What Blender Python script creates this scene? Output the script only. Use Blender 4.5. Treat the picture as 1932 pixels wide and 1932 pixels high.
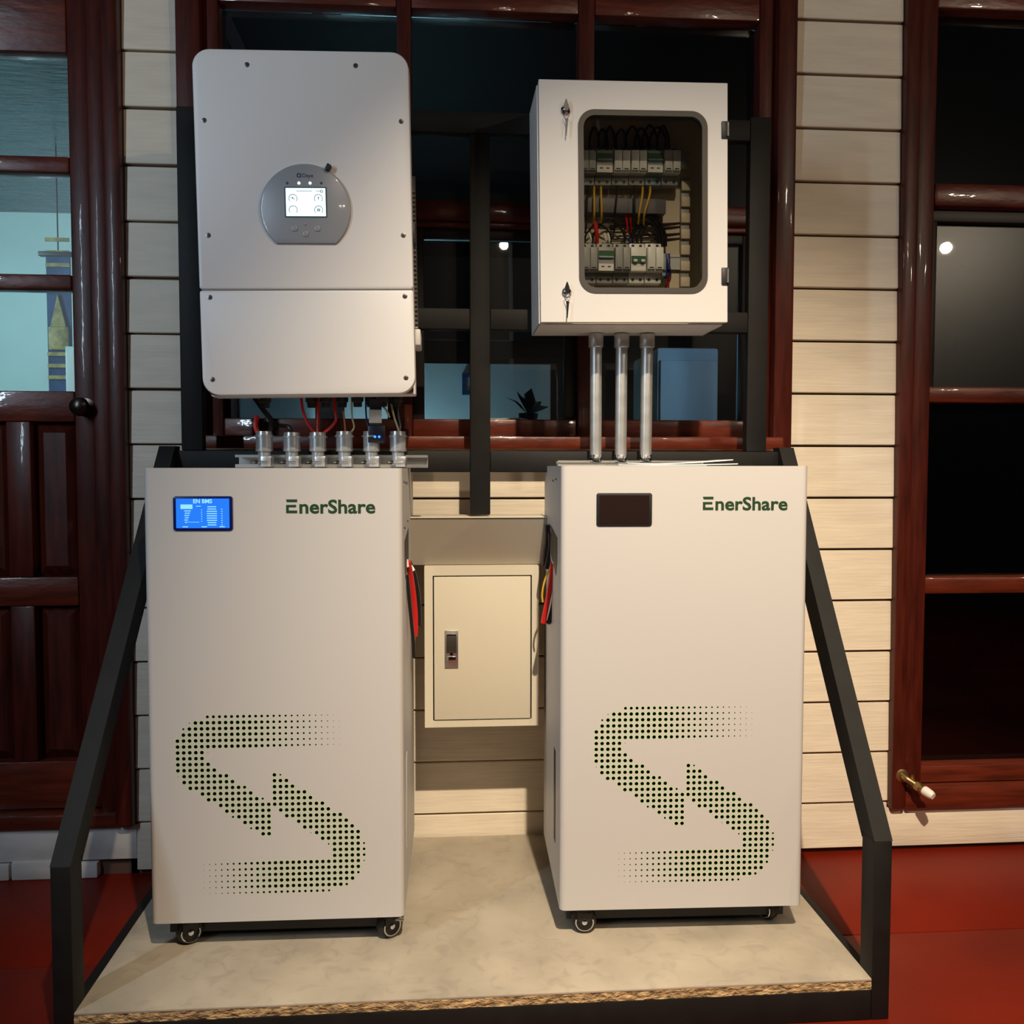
import bpy, bmesh, math, random
from mathutils import Matrix, Vector

# ------------------------------------------------------------------ clear
for o in list(bpy.data.objects):
    bpy.data.objects.remove(o, do_unlink=True)
scene = bpy.context.scene
COL = scene.collection
R = random.Random(7)

# ------------------------------------------------------------------ camera
F_PX = 1700.0
IMG = 1932.0
CAM = Vector((0.0, -2.36732, 1.05876))
YAW, PITCH, ROLL = 0.0758056, 0.0482371, 0.000824
_f = Vector((math.sin(YAW) * math.cos(PITCH), math.cos(YAW) * math.cos(PITCH), -math.sin(PITCH)))
_r0 = Vector((math.cos(YAW), -math.sin(YAW), 0))
_u0 = _r0.cross(_f)
_r = math.cos(ROLL) * _r0 + math.sin(ROLL) * _u0
_u = math.cos(ROLL) * _u0 - math.sin(ROLL) * _r0
cd = bpy.data.cameras.new('camera')
cd.sensor_width = 36
cd.lens = 36 * F_PX / IMG
cd.clip_start = 0.05
cam = bpy.data.objects.new('camera', cd)
COL.objects.link(cam)
cam.matrix_world = Matrix(((_r.x, _u.x, -_f.x, CAM.x), (_r.y, _u.y, -_f.y, CAM.y), (_r.z, _u.z, -_f.z, CAM.z), (0, 0, 0, 1)))
scene.camera = cam


def P(x, y, Y):
    """point of the plane y = Y (metres, parallel to the house wall) seen at a photo pixel"""
    d = _f + _r * ((x - 966) / F_PX) - _u * ((y - 966) / F_PX)
    t = (Y - CAM.y) / d.y
    return CAM + d * t


# ------------------------------------------------------------------ world, lights, exposure
w = bpy.data.worlds.new('night')
scene.world = w
w.use_nodes = True
w.node_tree.nodes['Background'].inputs[0].default_value = (0.55, 0.6, 0.75, 1)
w.node_tree.nodes['Background'].inputs[1].default_value = 0.012


def area_light(name, loc, size, power, col, target=None, shape='DISK', size_y=None):
    l = bpy.data.lights.new(name, 'AREA')
    l.shape = shape
    l.size = size
    if size_y:
        l.size_y = size_y
    l.energy = power
    l.color = col
    o = bpy.data.objects.new(name, l)
    COL.objects.link(o)
    o.location = loc
    if target is not None:
        o.rotation_euler = (Vector(target) - Vector(loc)).to_track_quat('-Z', 'Y').to_euler()
    return o


def bulb(name, loc, power, col, radius=0.04, cone=None, aim=None):
    """point lamp, or a shaded down-lighter when cone (degrees) is given"""
    l = bpy.data.lights.new(name, 'SPOT' if cone else 'POINT')
    l.energy = power
    l.color = col
    l.shadow_soft_size = radius
    if cone:
        l.spot_size = math.radians(cone)
        l.spot_blend = 1.0
    o = bpy.data.objects.new(name, l)
    COL.objects.link(o)
    o.location = loc
    if aim is not None:
        o.rotation_euler = (Vector(aim) - Vector(loc)).to_track_quat('-Z', 'Y').to_euler()
    return o


WARM = (1.0, 0.82, 0.60)
COOL = (0.66, 0.83, 1.0)
bulb('porch_downlight', (0.32, -2.70, 3.22), 690, WARM, 0.025, 52, (0.67, -0.40, 0.12))
bulb('porch_downlight', (0.44, -2.70, 3.22), 55, WARM, 0.025, 52, (0.79, -0.40, 0.12))
bulb('twin_lamp_bulb', (0.365, -3.0, 2.43), 3.5, WARM, 0.025)
bulb('twin_lamp_bulb', (0.475, -3.0, 2.43), 3.5, WARM, 0.025)
bulb('far_porch_bulb', (2.0, -2.85, 2.48), 52, WARM, 0.04)
bulb('far_porch_bulb', (2.98, -2.75, 2.37), 22, WARM, 0.03)
area_light('fluorescent_tube_light', (-1.75, -2.25, 2.05), 0.05, 20, COOL, (0.0, -0.1, 1.5), 'RECTANGLE', 1.1)
area_light('fluorescent_room_light', (-2.7, 1.0, 2.0), 0.3, 22, (0.55, 0.95, 1.0), (-1.8, 2.8, 1.2), 'RECTANGLE', 0.8)
area_light('hall_fill_light', (-0.30, 2.88, 0.80), 0.25, 4.6, (0.45, 0.82, 1.0), (-0.25, 3.2, 1.12))  # unseen fill, added low to brighten the hall partition from below
area_light('side_fill_light', (1.05, 0.55, 1.55), 0.10, 1.3, (0.35, 0.65, 1.0), (0.72, 0.85, 1.4))  # unseen fill added behind the siding column for the cabinet and batten
scene.view_settings.view_transform = 'Standard'
scene.view_settings.look = 'None'
scene.view_settings.gamma = 1
scene.view_settings.use_curve_mapping = False
scene.view_settings.exposure = 0.0

# ------------------------------------------------------------------ materials
MAT = {}


def mat(name, col, rough=0.5, metal=0.0, noise=None, bump=None, coat=0.0, spec=0.5, emit=None, estr=0.0, coords='Object'):
    """noise=(scale, amount, (sx,sy,sz)) mottles the colour; bump=(scale, strength, (sx,sy,sz))"""
    m = bpy.data.materials.new(name)
    m.use_nodes = True
    nt = m.node_tree
    b = nt.nodes['Principled BSDF']
    b.inputs['Base Color'].default_value = (*col, 1)
    b.inputs['Roughness'].default_value = rough
    b.inputs['Metallic'].default_value = metal
    b.inputs['Coat Weight'].default_value = coat
    b.inputs['Coat Roughness'].default_value = 0.06
    b.inputs['Specular IOR Level'].default_value = spec
    if emit:
        b.inputs['Emission Color'].default_value = (*emit, 1)
        b.inputs['Emission Strength'].default_value = estr

    def noise_node(sc, stretch, detail=5):
        tc = nt.nodes.new('ShaderNodeTexCoord')
        mp = nt.nodes.new('ShaderNodeMapping')
        mp.inputs['Scale'].default_value = stretch
        n = nt.nodes.new('ShaderNodeTexNoise')
        n.inputs['Scale'].default_value = sc
        n.inputs['Detail'].default_value = detail
        nt.links.new(tc.outputs[coords], mp.inputs[0])
        nt.links.new(mp.outputs[0], n.inputs['Vector'])
        return n
    if noise:
        sc, amt, st = noise
        n = noise_node(sc, st)
        r = nt.nodes.new('ShaderNodeValToRGB')
        r.color_ramp.elements[0].position = 0.3
        r.color_ramp.elements[1].position = 0.7
        r.color_ramp.elements[0].color = (*[c * (1 - amt) for c in col], 1)
        r.color_ramp.elements[1].color = (*[min(1, c * (1 + amt)) for c in col], 1)
        nt.links.new(n.outputs['Fac'], r.inputs[0])
        nt.links.new(r.outputs[0], b.inputs['Base Color'])
    if bump:
        sc, strg, st = bump
        n = noise_node(sc, st, 3)
        bp = nt.nodes.new('ShaderNodeBump')
        bp.inputs['Strength'].default_value = strg
        bp.inputs['Distance'].default_value = 0.01
        nt.links.new(n.outputs['Fac'], bp.inputs['Height'])
        nt.links.new(bp.outputs[0], b.inputs['Normal'])
        if coat:
            nt.links.new(bp.outputs[0], b.inputs['Coat Normal'])
    MAT[name] = m
    return m


mat('siding', (0.80, 0.705, 0.565), 0.55, noise=(6, 0.07, (1, 1, 6)), bump=(14, 0.12, (0.6, 1, 9)))
mat('wall_core', (0.10, 0.05, 0.035), 0.8)
mat('plinth', (0.62, 0.60, 0.58), 0.7, noise=(5, 0.2, (1, 1, 2)), bump=(9, 0.3, (1, 1, 1)))
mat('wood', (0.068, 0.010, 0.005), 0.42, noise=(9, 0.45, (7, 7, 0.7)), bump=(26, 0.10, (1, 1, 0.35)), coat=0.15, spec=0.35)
mat('wood_h', (0.115, 0.018, 0.007), 0.36, noise=(9, 0.4, (0.7, 7, 7)), bump=(30, 0.22, (0.35, 1, 1)), coat=0.35, spec=0.4)  # lighter copy of the wood, the rails' highlight put into its colour
mat('wood_dark', (0.014, 0.006, 0.004), 0.5, noise=(8, 0.3, (1, 1, 1)))
mat('floor_red', (0.165, 0.012, 0.004), 0.5, spec=0.15, noise=(2.5, 0.22, (1, 1, 1)), bump=(40, 0.06, (1, 1, 1)))
mat('joint', (0.03, 0.012, 0.01), 0.9)
mat('steel_black', (0.0075, 0.0068, 0.0062), 0.62, spec=0.3, noise=(20, 0.25, (1, 1, 1)))
mat('white_coat', (0.76, 0.74, 0.725), 0.42, bump=(420, 0.03, (1, 1, 1)))
mat('cab_coat', (0.555, 0.54, 0.525), 0.5, bump=(420, 0.03, (1, 1, 1)))
mat('cab_green', (0.52, 0.66, 0.36), 0.5)
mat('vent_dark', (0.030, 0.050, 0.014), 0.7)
mat('box_coat', (0.64, 0.625, 0.61), 0.40)
mat('beige_coat', (0.66, 0.61, 0.49), 0.42, bump=(300, 0.03, (1, 1, 1)))
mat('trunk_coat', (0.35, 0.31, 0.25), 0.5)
mat('black', (0.010, 0.010, 0.010), 0.5)
mat('rubber', (0.012, 0.011, 0.010), 0.55)
mat('gasket', (0.035, 0.028, 0.022), 0.5)
mat('chrome', (0.75, 0.76, 0.78), 0.12, metal=1)
mat('stub_steel', (0.60, 0.62, 0.64), 0.30, metal=0.72)
mat('zinc', (0.55, 0.55, 0.54), 0.38, metal=0.75, noise=(30, 0.15, (1, 1, 1)))
mat('galv', (0.62, 0.62, 0.60), 0.38, metal=1)
mat('screw', (0.16, 0.15, 0.14), 0.35, metal=0.8)
mat('bezel', (0.30, 0.31, 0.335), 0.35, coat=0.3)
mat('logo_green', (0.010, 0.046, 0.014), 0.5)
mat('logo_blue', (0.05, 0.07, 0.13), 0.5)
mat('lcd_blue', (0.01, 0.04, 0.2), 0.25, emit=(0.015, 0.19, 0.86), estr=1.0)
mat('lcd_blue_text', (0.2, 0.5, 0.7), 0.25, emit=(0.22, 0.55, 0.95), estr=1.0)
mat('lcd_bezel', (0.005, 0.012, 0.12), 0.25)
mat('lcd_off', (0.020, 0.011, 0.010), 0.18)
mat('lcd_white', (0.5, 0.6, 0.6), 0.3, emit=(0.72, 1.0, 1.0), estr=1.25)
mat('lcd_ink', (0.03, 0.10, 0.13), 0.4)
mat('lcd_grey', (0.45, 0.6, 0.62), 0.4, emit=(0.6, 0.85, 0.85), estr=0.9)
mat('led_white', (0.8, 0.9, 0.8), 0.3, emit=(0.8, 1.0, 0.75), estr=2.5)
mat('led_blue', (0.05, 0.2, 0.8), 0.3, emit=(0.02, 0.16, 1.0), estr=3)
mat('dongle', (0.012, 0.016, 0.035), 0.35)
mat('sticker', (0.55, 0.56, 0.56), 0.5)
mat('red_cable', (0.62, 0.015, 0.012), 0.38)
mat('black_cable', (0.012, 0.010, 0.009), 0.38)
mat('brown_cable', (0.05, 0.018, 0.010), 0.4)
mat('yellow_cable', (0.70, 0.42, 0.03), 0.4)
mat('cream_cable', (0.62, 0.55, 0.30), 0.45)
mat('green_cable', (0.05, 0.35, 0.20), 0.45)
mat('orange_cable', (0.55, 0.15, 0.03), 0.45)
mat('blue_cable', (0.015, 0.02, 0.18), 0.45)
mat('white_label', (0.85, 0.83, 0.78), 0.5)
mat('breaker_white', (0.80, 0.80, 0.78), 0.4)
mat('breaker_grey', (0.36, 0.36, 0.36), 0.45)
mat('breaker_teal', (0.30, 0.40, 0.43), 0.45)
mat('breaker_green', (0.015, 0.10, 0.035), 0.4)
mat('backplate', (0.66, 0.56, 0.42), 0.5)
mat('duct_grey', (0.13, 0.12, 0.135), 0.5)
mat('paper', (0.86, 0.85, 0.82), 0.6)
mat('brass', (0.40, 0.27, 0.12), 0.35, metal=0.9)
mat('plaster', (0.62, 0.70, 0.70), 0.7, noise=(3, 0.05, (1, 1, 1)))
mat('ceiling_wood', (0.060, 0.085, 0.110), 0.22, noise=(5, 0.5, (1, 6, 1)), bump=(10, 0.5, (1, 4, 1)))
mat('cloth_blue', (0.012, 0.05, 0.15), 0.8, noise=(14, 0.4, (1, 1, 1)))
mat('cloth_gold', (0.36, 0.24, 0.07), 0.6, noise=(40, 0.45, (1, 1, 1)))
mat('leaf', (0.012, 0.03, 0.02), 0.5)
mat('knob_metal', (0.07, 0.055, 0.045), 0.28, metal=0.9)


def glass_material(name, haze, tint=(1, 1, 1)):
    m = bpy.data.materials.new(name)
    m.use_nodes = True
    nt = m.node_tree
    nt.nodes.remove(nt.nodes['Principled BSDF'])
    out = nt.nodes['Material Output']
    tr = nt.nodes.new('ShaderNodeBsdfTransparent')
    tr.inputs[0].default_value = (*tint, 1)
    gl = nt.nodes.new('ShaderNodeBsdfGlossy')
    gl.inputs['Roughness'].default_value = 0.015
    hz = nt.nodes.new('ShaderNodeBsdfGlossy')
    hz.inputs['Roughness'].default_value = 0.30
    fr = nt.nodes.new('ShaderNodeFresnel')
    fr.inputs['IOR'].default_value = 1.5
    mx = nt.nodes.new('ShaderNodeMixShader')
    mx2 = nt.nodes.new('ShaderNodeMixShader')
    mx2.inputs[0].default_value = haze
    nt.links.new(fr.outputs[0], mx.inputs[0])
    nt.links.new(tr.outputs[0], mx.inputs[1])
    nt.links.new(gl.outputs[0], mx.inputs[2])
    nt.links.new(mx.outputs[0], mx2.inputs[1])
    nt.links.new(hz.outputs[0], mx2.inputs[2])
    nt.links.new(mx2.outputs[0], out.inputs[0])
    MAT[name] = m


glass_material('glass', 0.011, (0.92, 0.94, 0.94))
glass_material('glass_clean', 0.003, (0.80, 0.82, 0.82))
glass_material('glass_hazy', 0.06, (0.85, 0.87, 0.87))
glass_material('glass_clear', 0.0, (0.80, 0.80, 0.78))


def particle_board():
    """laminate top of a chipboard: grey-beige with faint cloudy scuffs"""
    m = mat('laminate', (0.42, 0.365, 0.285), 0.45, noise=(7, 0.16, (1, 1, 1)))
    nt = m.node_tree
    b = nt.nodes['Principled BSDF']
    tc = nt.nodes.new('ShaderNodeTexCoord')
    n = nt.nodes.new('ShaderNodeTexNoise')
    n.inputs['Scale'].default_value = 22
    n.inputs['Detail'].default_value = 8
    n.inputs['Distortion'].default_value = 1.2
    nt.links.new(tc.outputs['Object'], n.inputs['Vector'])
    r = nt.nodes.new('ShaderNodeValToRGB')
    r.color_ramp.elements[0].position = 0.30
    r.color_ramp.elements[0].color = (0.62, 0.62, 0.64, 1)
    r.color_ramp.elements[1].position = 0.48
    r.color_ramp.elements[1].color = (1, 1, 1, 1)
    nt.links.new(n.outputs['Fac'], r.inputs[0])
    mul = nt.nodes.new('ShaderNodeMix')
    mul.data_type = 'RGBA'
    mul.blend_type = 'MULTIPLY'
    mul.inputs[0].default_value = 0.4
    src = b.inputs['Base Color'].links[0].from_socket
    nt.links.new(src, mul.inputs[6])
    nt.links.new(r.outputs[0], mul.inputs[7])
    nt.links.new(mul.outputs[2], b.inputs['Base Color'])


particle_board()
mat('chip_edge', (0.42, 0.29, 0.14), 0.8, noise=(70, 0.6, (1, 1, 2.2)), bump=(80, 0.8, (1, 1, 2)))

# ------------------------------------------------------------------ mesh builder
MW = {}


class MB:
    def __init__(self):
        self.v = []
        self.f = []
        self.mi = []
        self.cur = 0
        self.flat = set()

    def add(self, vs, fs):
        b = len(self.v)
        self.v += [Vector(q) for q in vs]
        self.f += [tuple(b + i for i in f) for f in fs]
        self.mi += [self.cur] * len(fs)
        return self

    def box(self, x0, x1, y0, y1, z0, z1, bev=0.0, seg=2, M=None):
        bm = bmesh.new()
        bmesh.ops.create_cube(bm, size=1)
        for v in bm.verts:
            v.co = Vector((x0 + (v.co.x + .5) * (x1 - x0), y0 + (v.co.y + .5) * (y1 - y0), z0 + (v.co.z + .5) * (z1 - z0)))
        if bev > 0:
            bmesh.ops.bevel(bm, geom=list(bm.edges), offset=bev, segments=seg, affect='EDGES', profile=0.5)
        if M is not None:
            for v in bm.verts:
                v.co = M @ v.co
        bm.verts.index_update()
        n0 = len(self.f)
        bm.normal_update()
        R3 = M.to_3x3().inverted() if M is not None else None
        for i, f in enumerate(bm.faces):
            nn = R3 @ f.normal if R3 is not None else f.normal
            if max(abs(nn.x), abs(nn.y), abs(nn.z)) > 0.999:
                self.flat.add(n0 + i)
        self.add([v.co.copy() for v in bm.verts], [[v.index for v in f.verts] for f in bm.faces])
        bm.free()
        return self

    def cyl(self, p0, p1, r0, r1=None, n=16, caps=True):
        p0 = Vector(p0); p1 = Vector(p1)
        r1 = r0 if r1 is None else r1
        ax = (p1 - p0).normalized()
        a = ax.orthogonal().normalized()
        c = ax.cross(a)
        vs = []
        for p, r in ((p0, r0), (p1, r1)):
            for i in range(n):
                t = 2 * math.pi * i / n
                vs.append(p + (a * math.cos(t) + c * math.sin(t)) * r)
        fs = [[i, (i + 1) % n, n + (i + 1) % n, n + i] for i in range(n)]
        if caps:
            fs += [list(range(n))[::-1], list(range(n, 2 * n))]
        return self.add(vs, fs)

    def lathe(self, p0, axis, prof, n=18):
        """prof = [(distance along axis, radius)]"""
        axis = Vector(axis).normalized()
        a = axis.orthogonal().normalized()
        c = axis.cross(a)
        vs = []
        for d, r in prof:
            for i in range(n):
                t = 2 * math.pi * i / n
                vs.append(Vector(p0) + axis * d + (a * math.cos(t) + c * math.sin(t)) * max(r, 1e-5))
        fs = []
        for k in range(len(prof) - 1):
            for i in range(n):
                fs.append([k * n + i, k * n + (i + 1) % n, (k + 1) * n + (i + 1) % n, (k + 1) * n + i])
        fs += [list(range(n))[::-1], [(len(prof) - 1) * n + i for i in range(n)]]
        return self.add(vs, fs)

    def tube(self, pts, r, n=8, sub=6):
        pts = [Vector(q) for q in pts]
        if len(pts) > 2:
            ext = [2 * pts[0] - pts[1]] + pts + [2 * pts[-1] - pts[-2]]
            out = []
            for i in range(1, len(ext) - 2):
                for s in range(sub):
                    t = s / sub
                    a, b, c, d = ext[i - 1:i + 3]
                    out.append(0.5 * ((2 * b) + (c - a) * t + (2 * a - 5 * b + 4 * c - d) * t * t + (3 * b - a - 3 * c + d) * t ** 3))
            out.append(pts[-1])
            pts = out
        tang = []
        for i in range(len(pts)):
            tang.append((pts[min(i + 1, len(pts) - 1)] - pts[max(i - 1, 0)]).normalized())
        a = tang[0].orthogonal().normalized()
        vs = []
        for p, t in zip(pts, tang):
            a = (a - t * a.dot(t)).normalized()
            c = t.cross(a)
            for i in range(n):
                th = 2 * math.pi * i / n
                vs.append(p + (a * math.cos(th) + c * math.sin(th)) * r)
        fs = []
        for k in range(len(pts) - 1):
            for i in range(n):
                fs.append([k * n + i, k * n + (i + 1) % n, (k + 1) * n + (i + 1) % n, (k + 1) * n + i])
        fs += [list(range(n))[::-1], [(len(pts) - 1) * n + i for i in range(n)]]
        return self.add(vs, fs)

    def prism(self, poly, y0, y1, ch=0.0):
        """poly in (x, z), counter-clockwise seen from -y; extruded from y0 (front) to y1 (back), front edge chamfered"""
        n = len(poly)
        cx = sum(q[0] for q in poly) / n
        xs = [q[0] for q in poly]; zs = [q[1] for q in poly]
        mx = (min(xs) + max(xs)) / 2; mz = (min(zs) + max(zs)) / 2
        hx = max(1e-6, (max(xs) - min(xs)) / 2); hz = max(1e-6, (max(zs) - min(zs)) / 2)
        vs = [(mx + (x - mx) * (hx - ch) / hx, y0, mz + (z - mz) * (hz - ch) / hz) for x, z in poly]
        loops = 1
        if ch > 0:
            vs += [(mx + (x - mx) * (hx - ch * .3) / hx, y0 + ch * .3, mz + (z - mz) * (hz - ch * .3) / hz) for x, z in poly]
            vs += [(x, y0 + ch, z) for x, z in poly]
            loops = 3
        vs += [(x, y1, z) for x, z in poly]
        self.flat.add(len(self.f))
        fs = [list(range(n))]
        for k in range(loops):
            fs += [[k * n + (i + 1) % n, k * n + i, (k + 1) * n + i, (k + 1) * n + (i + 1) % n] for i in range(n)]
        fs += [[loops * n + i for i in range(n)][::-1]]
        return self.add(vs, fs)

    def ring(self, inner, outer, y0, y1):
        """flat frame between two (x, z) loops of equal length, y0 front, y1 back"""
        n = len(inner)
        vs = [(x, y0, z) for x, z in inner] + [(x, y0, z) for x, z in outer] + [(x, y1, z) for x, z in inner] + [(x, y1, z) for x, z in outer]
        fs = []
        for i in range(n):
            j = (i + 1) % n
            fs += [[i, n + i, n + j, j], [2 * n + i, 2 * n + j, 3 * n + j, 3 * n + i], [i, j, 2 * n + j, 2 * n + i], [n + i, 3 * n + i, 3 * n + j, n + j]]
        return self.add(vs, fs)

    def build(self, name, mats, parent=None, local=False, smooth=True, kind=None):
        if isinstance(mats, str):
            mats = [mats]
        vs = self.v
        if parent is not None and not local and parent in MW:
            inv = MW[parent].inverted()
            vs = [inv @ q for q in vs]
        me = bpy.data.meshes.new(name)
        me.from_pydata([tuple(q) for q in vs], [], self.f)
        for m in mats:
            me.materials.append(MAT[m])
        if len(mats) > 1:
            me.polygons.foreach_set('material_index', self.mi)
        bm = bmesh.new()
        bm.from_mesh(me)
        bmesh.ops.recalc_face_normals(bm, faces=bm.faces)
        bm.to_mesh(me)
        bm.free()
        if smooth:
            me.polygons.foreach_set('use_smooth', [i not in self.flat for i in range(len(self.f))])
            me.set_sharp_from_angle(angle=math.radians(35))
        me.update()
        o = bpy.data.objects.new(name, me)
        COL.objects.link(o)
        if parent is not None:
            o.parent = parent
            if parent in MW:
                MW[o] = MW[parent]
        if kind:
            o['kind'] = kind
        return o


def E(name, label, cat, loc, rot=(0, 0, 0), group=None, kind=None):
    o = bpy.data.objects.new(name, None)
    o.empty_display_size = 0.05
    COL.objects.link(o)
    o.location = loc
    o.rotation_euler = rot
    from mathutils import Euler
    MW[o] = Matrix.Translation(Vector(loc)) @ Euler(rot).to_matrix().to_4x4()
    o['label'] = label
    if kind:
        o['kind'] = kind
    else:
        o['category'] = cat
    if group:
        o['group'] = group
    return o


def tag(o, label, cat=None, group=None, kind=None):
    o['label'] = label
    if cat:
        o['category'] = cat
    if group:
        o['group'] = group
    if kind:
        o['kind'] = kind
    return o


def rrect(x0, x1, z0, z1, rs, n=8):
    """rounded rectangle, rs = radii (bl, br, tr, tl), counter-clockwise seen from -y"""
    out = []
    for (cx, cz, r, a0) in ((x0 + rs[0], z0 + rs[0], rs[0], 180), (x1 - rs[1], z0 + rs[1], rs[1], 270), (x1 - rs[2], z1 - rs[2], rs[2], 0), (x0 + rs[3], z1 - rs[3], rs[3], 90)):
        for i in range(n + 1):
            t = math.radians(a0 + 90 * i / n)
            out.append((cx + r * math.cos(t), cz + r * math.sin(t)))
    return out


def rect_loop_for(x0, x1, z0, z1, n=8):
    """square-cornered loop with the same point count as rrect"""
    out = []
    for (cx, cz) in ((x0, z0), (x1, z0), (x1, z1), (x0, z1)):
        out += [(cx, cz)] * (n + 1)
    return out


def text_mesh(name, body, size, material, parent, loc, extrude=0.0004, bold=0.0, align='LEFT', sx=1.0, M=None):
    """flat lettering standing upright, facing -y; loc in the parent's local space"""
    cu = bpy.data.curves.new(name, 'FONT')
    cu.body = body
    cu.size = size
    cu.extrude = extrude
    cu.offset = bold
    cu.align_x = align
    cu.resolution_u = 3
    t = bpy.data.objects.new(name, cu)
    COL.objects.link(t)
    dg = bpy.context.evaluated_depsgraph_get()
    me = bpy.data.meshes.new_from_object(t.evaluated_get(dg))
    bpy.data.objects.remove(t, do_unlink=True)
    bpy.data.curves.remove(cu)
    for v in me.vertices:
        x, y, z = v.co
        v.co = (x * sx + loc[0], -z + loc[1], y + loc[2])
    me.materials.clear()
    me.materials.append(MAT[material])
    o = bpy.data.objects.new(name, me)
    COL.objects.link(o)
    o.parent = parent
    if parent in MW:
        MW[o] = MW[parent]
    return o


# ================================================================== STRUCTURE
# floor: red painted cement slabs on a dark bed (joint line runs across at y = -0.43)
fl = MB().box(-3.2, 4.2, -4.6, 0.30, -0.06, -0.006).build('floor', 'joint')
tag(fl, 'red painted cement porch floor with a dark joint line', kind='structure')
for y0, y1 in ((-0.428, 0.02), (-1.70, -0.433), (-4.55, -1.705)):
    MB().box(-3.1, 4.1, y0, y1, -0.05, 0.0, 0.002).build('floor_slab', 'floor_red', fl)

BP = 0.14
XL0, XL1 = -0.797, -0.660      # siding column between door and window
XR0, XR1 = 0.926, 1.221        # siding column between the two windows
WZ0 = 1.106                    # underside of the centre window
ZTOP = 2.66
core = MB()
core.box(XL0 - .02, XL1 + .02, 0.012, 0.11, 0.0, ZTOP)
core.box(XR0 - .02, XR1 + .02, 0.012, 0.11, 0.0, ZTOP)
core.box(XL1, XR0, 0.012, 0.11, 0.0, WZ0 - .01)
core.box(-3.1, XL0, 0.012, 0.11, 0.0, 0.13)
core.box(XR1, 4.1, 0.012, 0.11, 0.0, 0.12)
core.box(-3.1, -1.80, 0.012, 0.11, 0.13, ZTOP)
core.box(2.60, 4.1, 0.012, 0.11, 0.12, ZTOP)
core.box(-3.1, 4.1, 0.012, 0.11, 2.55, 2.75)
wall = core.build('wall_back', 'wall_core')
tag(wall, 'house front wall clad in cream painted horizontal boards', kind='structure')


def board(x0, x1, z0, z1):
    """one lap board: lower edge a little proud"""
    g = 0.0028
    b = MB()
    vs = [(x0, 0.014, z0 + g), (x1, 0.014, z0 + g), (x1, 0.014, z1 - g), (x0, 0.014, z1 - g),
          (x0, -0.0055, z0 + g), (x1, -0.0055, z0 + g), (x1, -0.0005, z1 - g), (x0, -0.0005, z1 - g)]
    fs = [(0, 1, 2, 3), (4, 5, 6, 7), (0, 1, 5, 4), (1, 2, 6, 5), (2, 3, 7, 6), (3, 0, 4, 7)]
    bm = bmesh.new()
    bv = [bm.verts.new(q) for q in vs]
    for f in fs:
        bm.faces.new([bv[i] for i in f])
    bmesh.ops.recalc_face_normals(bm, faces=bm.faces)
    bmesh.ops.bevel(bm, geom=[e for e in bm.edges], offset=0.002, segments=1, affect='EDGES')
    bm.verts.index_update()
    b.add([v.co.copy() for v in bm.verts], [[v.index for v in f.verts] for f in bm.faces])
    bm.free()
    b.build('siding_board', 'siding', wall)


for k in range(-3, 16):
    z1, z0 = 2.24 - BP * k, 2.24 - BP * (k + 1)
    if z1 <= 1.13:
        # full width below the centre window
        board(XL0, XR1, max(z0, 0.012), z1)
    else:
        j = R.uniform(-.0015, .0015)
        board(XL0, XL1, z0 + j, z1 + j)
        board(XR0, XR1, z0, z1)
# rendered plinth under the door and under the right-hand window
pl = MB().box(-3.1, XL0, -0.004, 0.02, 0.045, 0.133, 0.002).build('plinth', 'plinth', wall)
for a, b_, c, d_ in ((-2.2, -1.115, 0.0, 0.042), (-1.11, -1.0, 0.0, 0.048), (-0.995, -0.895, 0.0, 0.040)):
    MB().box(a, b_, -0.012, 0.02, c, d_, 0.004).build('plinth_stone', 'plinth', wall)
MB().box(XR1 + .001, 4.1, -0.004, 0.02, 0.014, 0.122, 0.002).build('plinth', 'siding', wall)

# ------------------------------------------------------------------ centre window
GY = 0.045
win = E('window_1', 'wide red-brown varnished wooden window behind the steel stand', None, (0.13, 0.02, WZ0), kind='structure')


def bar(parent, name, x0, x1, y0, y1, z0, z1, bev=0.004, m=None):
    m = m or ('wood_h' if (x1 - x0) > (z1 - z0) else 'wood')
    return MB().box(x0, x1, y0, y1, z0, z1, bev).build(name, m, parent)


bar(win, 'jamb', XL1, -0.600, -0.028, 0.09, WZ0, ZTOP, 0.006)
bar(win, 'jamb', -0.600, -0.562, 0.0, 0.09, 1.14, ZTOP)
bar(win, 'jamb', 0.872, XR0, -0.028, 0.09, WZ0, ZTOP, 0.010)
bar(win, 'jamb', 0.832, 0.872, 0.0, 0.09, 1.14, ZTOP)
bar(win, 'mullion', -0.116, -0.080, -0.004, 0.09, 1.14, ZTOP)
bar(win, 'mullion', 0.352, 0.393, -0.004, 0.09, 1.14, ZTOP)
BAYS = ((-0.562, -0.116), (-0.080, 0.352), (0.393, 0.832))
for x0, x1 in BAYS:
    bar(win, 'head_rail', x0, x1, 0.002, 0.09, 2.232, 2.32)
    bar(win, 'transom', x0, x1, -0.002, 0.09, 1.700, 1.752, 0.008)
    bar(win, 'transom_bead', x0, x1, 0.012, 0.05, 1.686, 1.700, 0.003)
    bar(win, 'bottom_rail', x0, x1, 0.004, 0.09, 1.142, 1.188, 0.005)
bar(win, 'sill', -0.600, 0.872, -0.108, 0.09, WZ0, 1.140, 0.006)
PT = math.radians(0.3)    # old panes lean slightly inwards at the top
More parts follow.
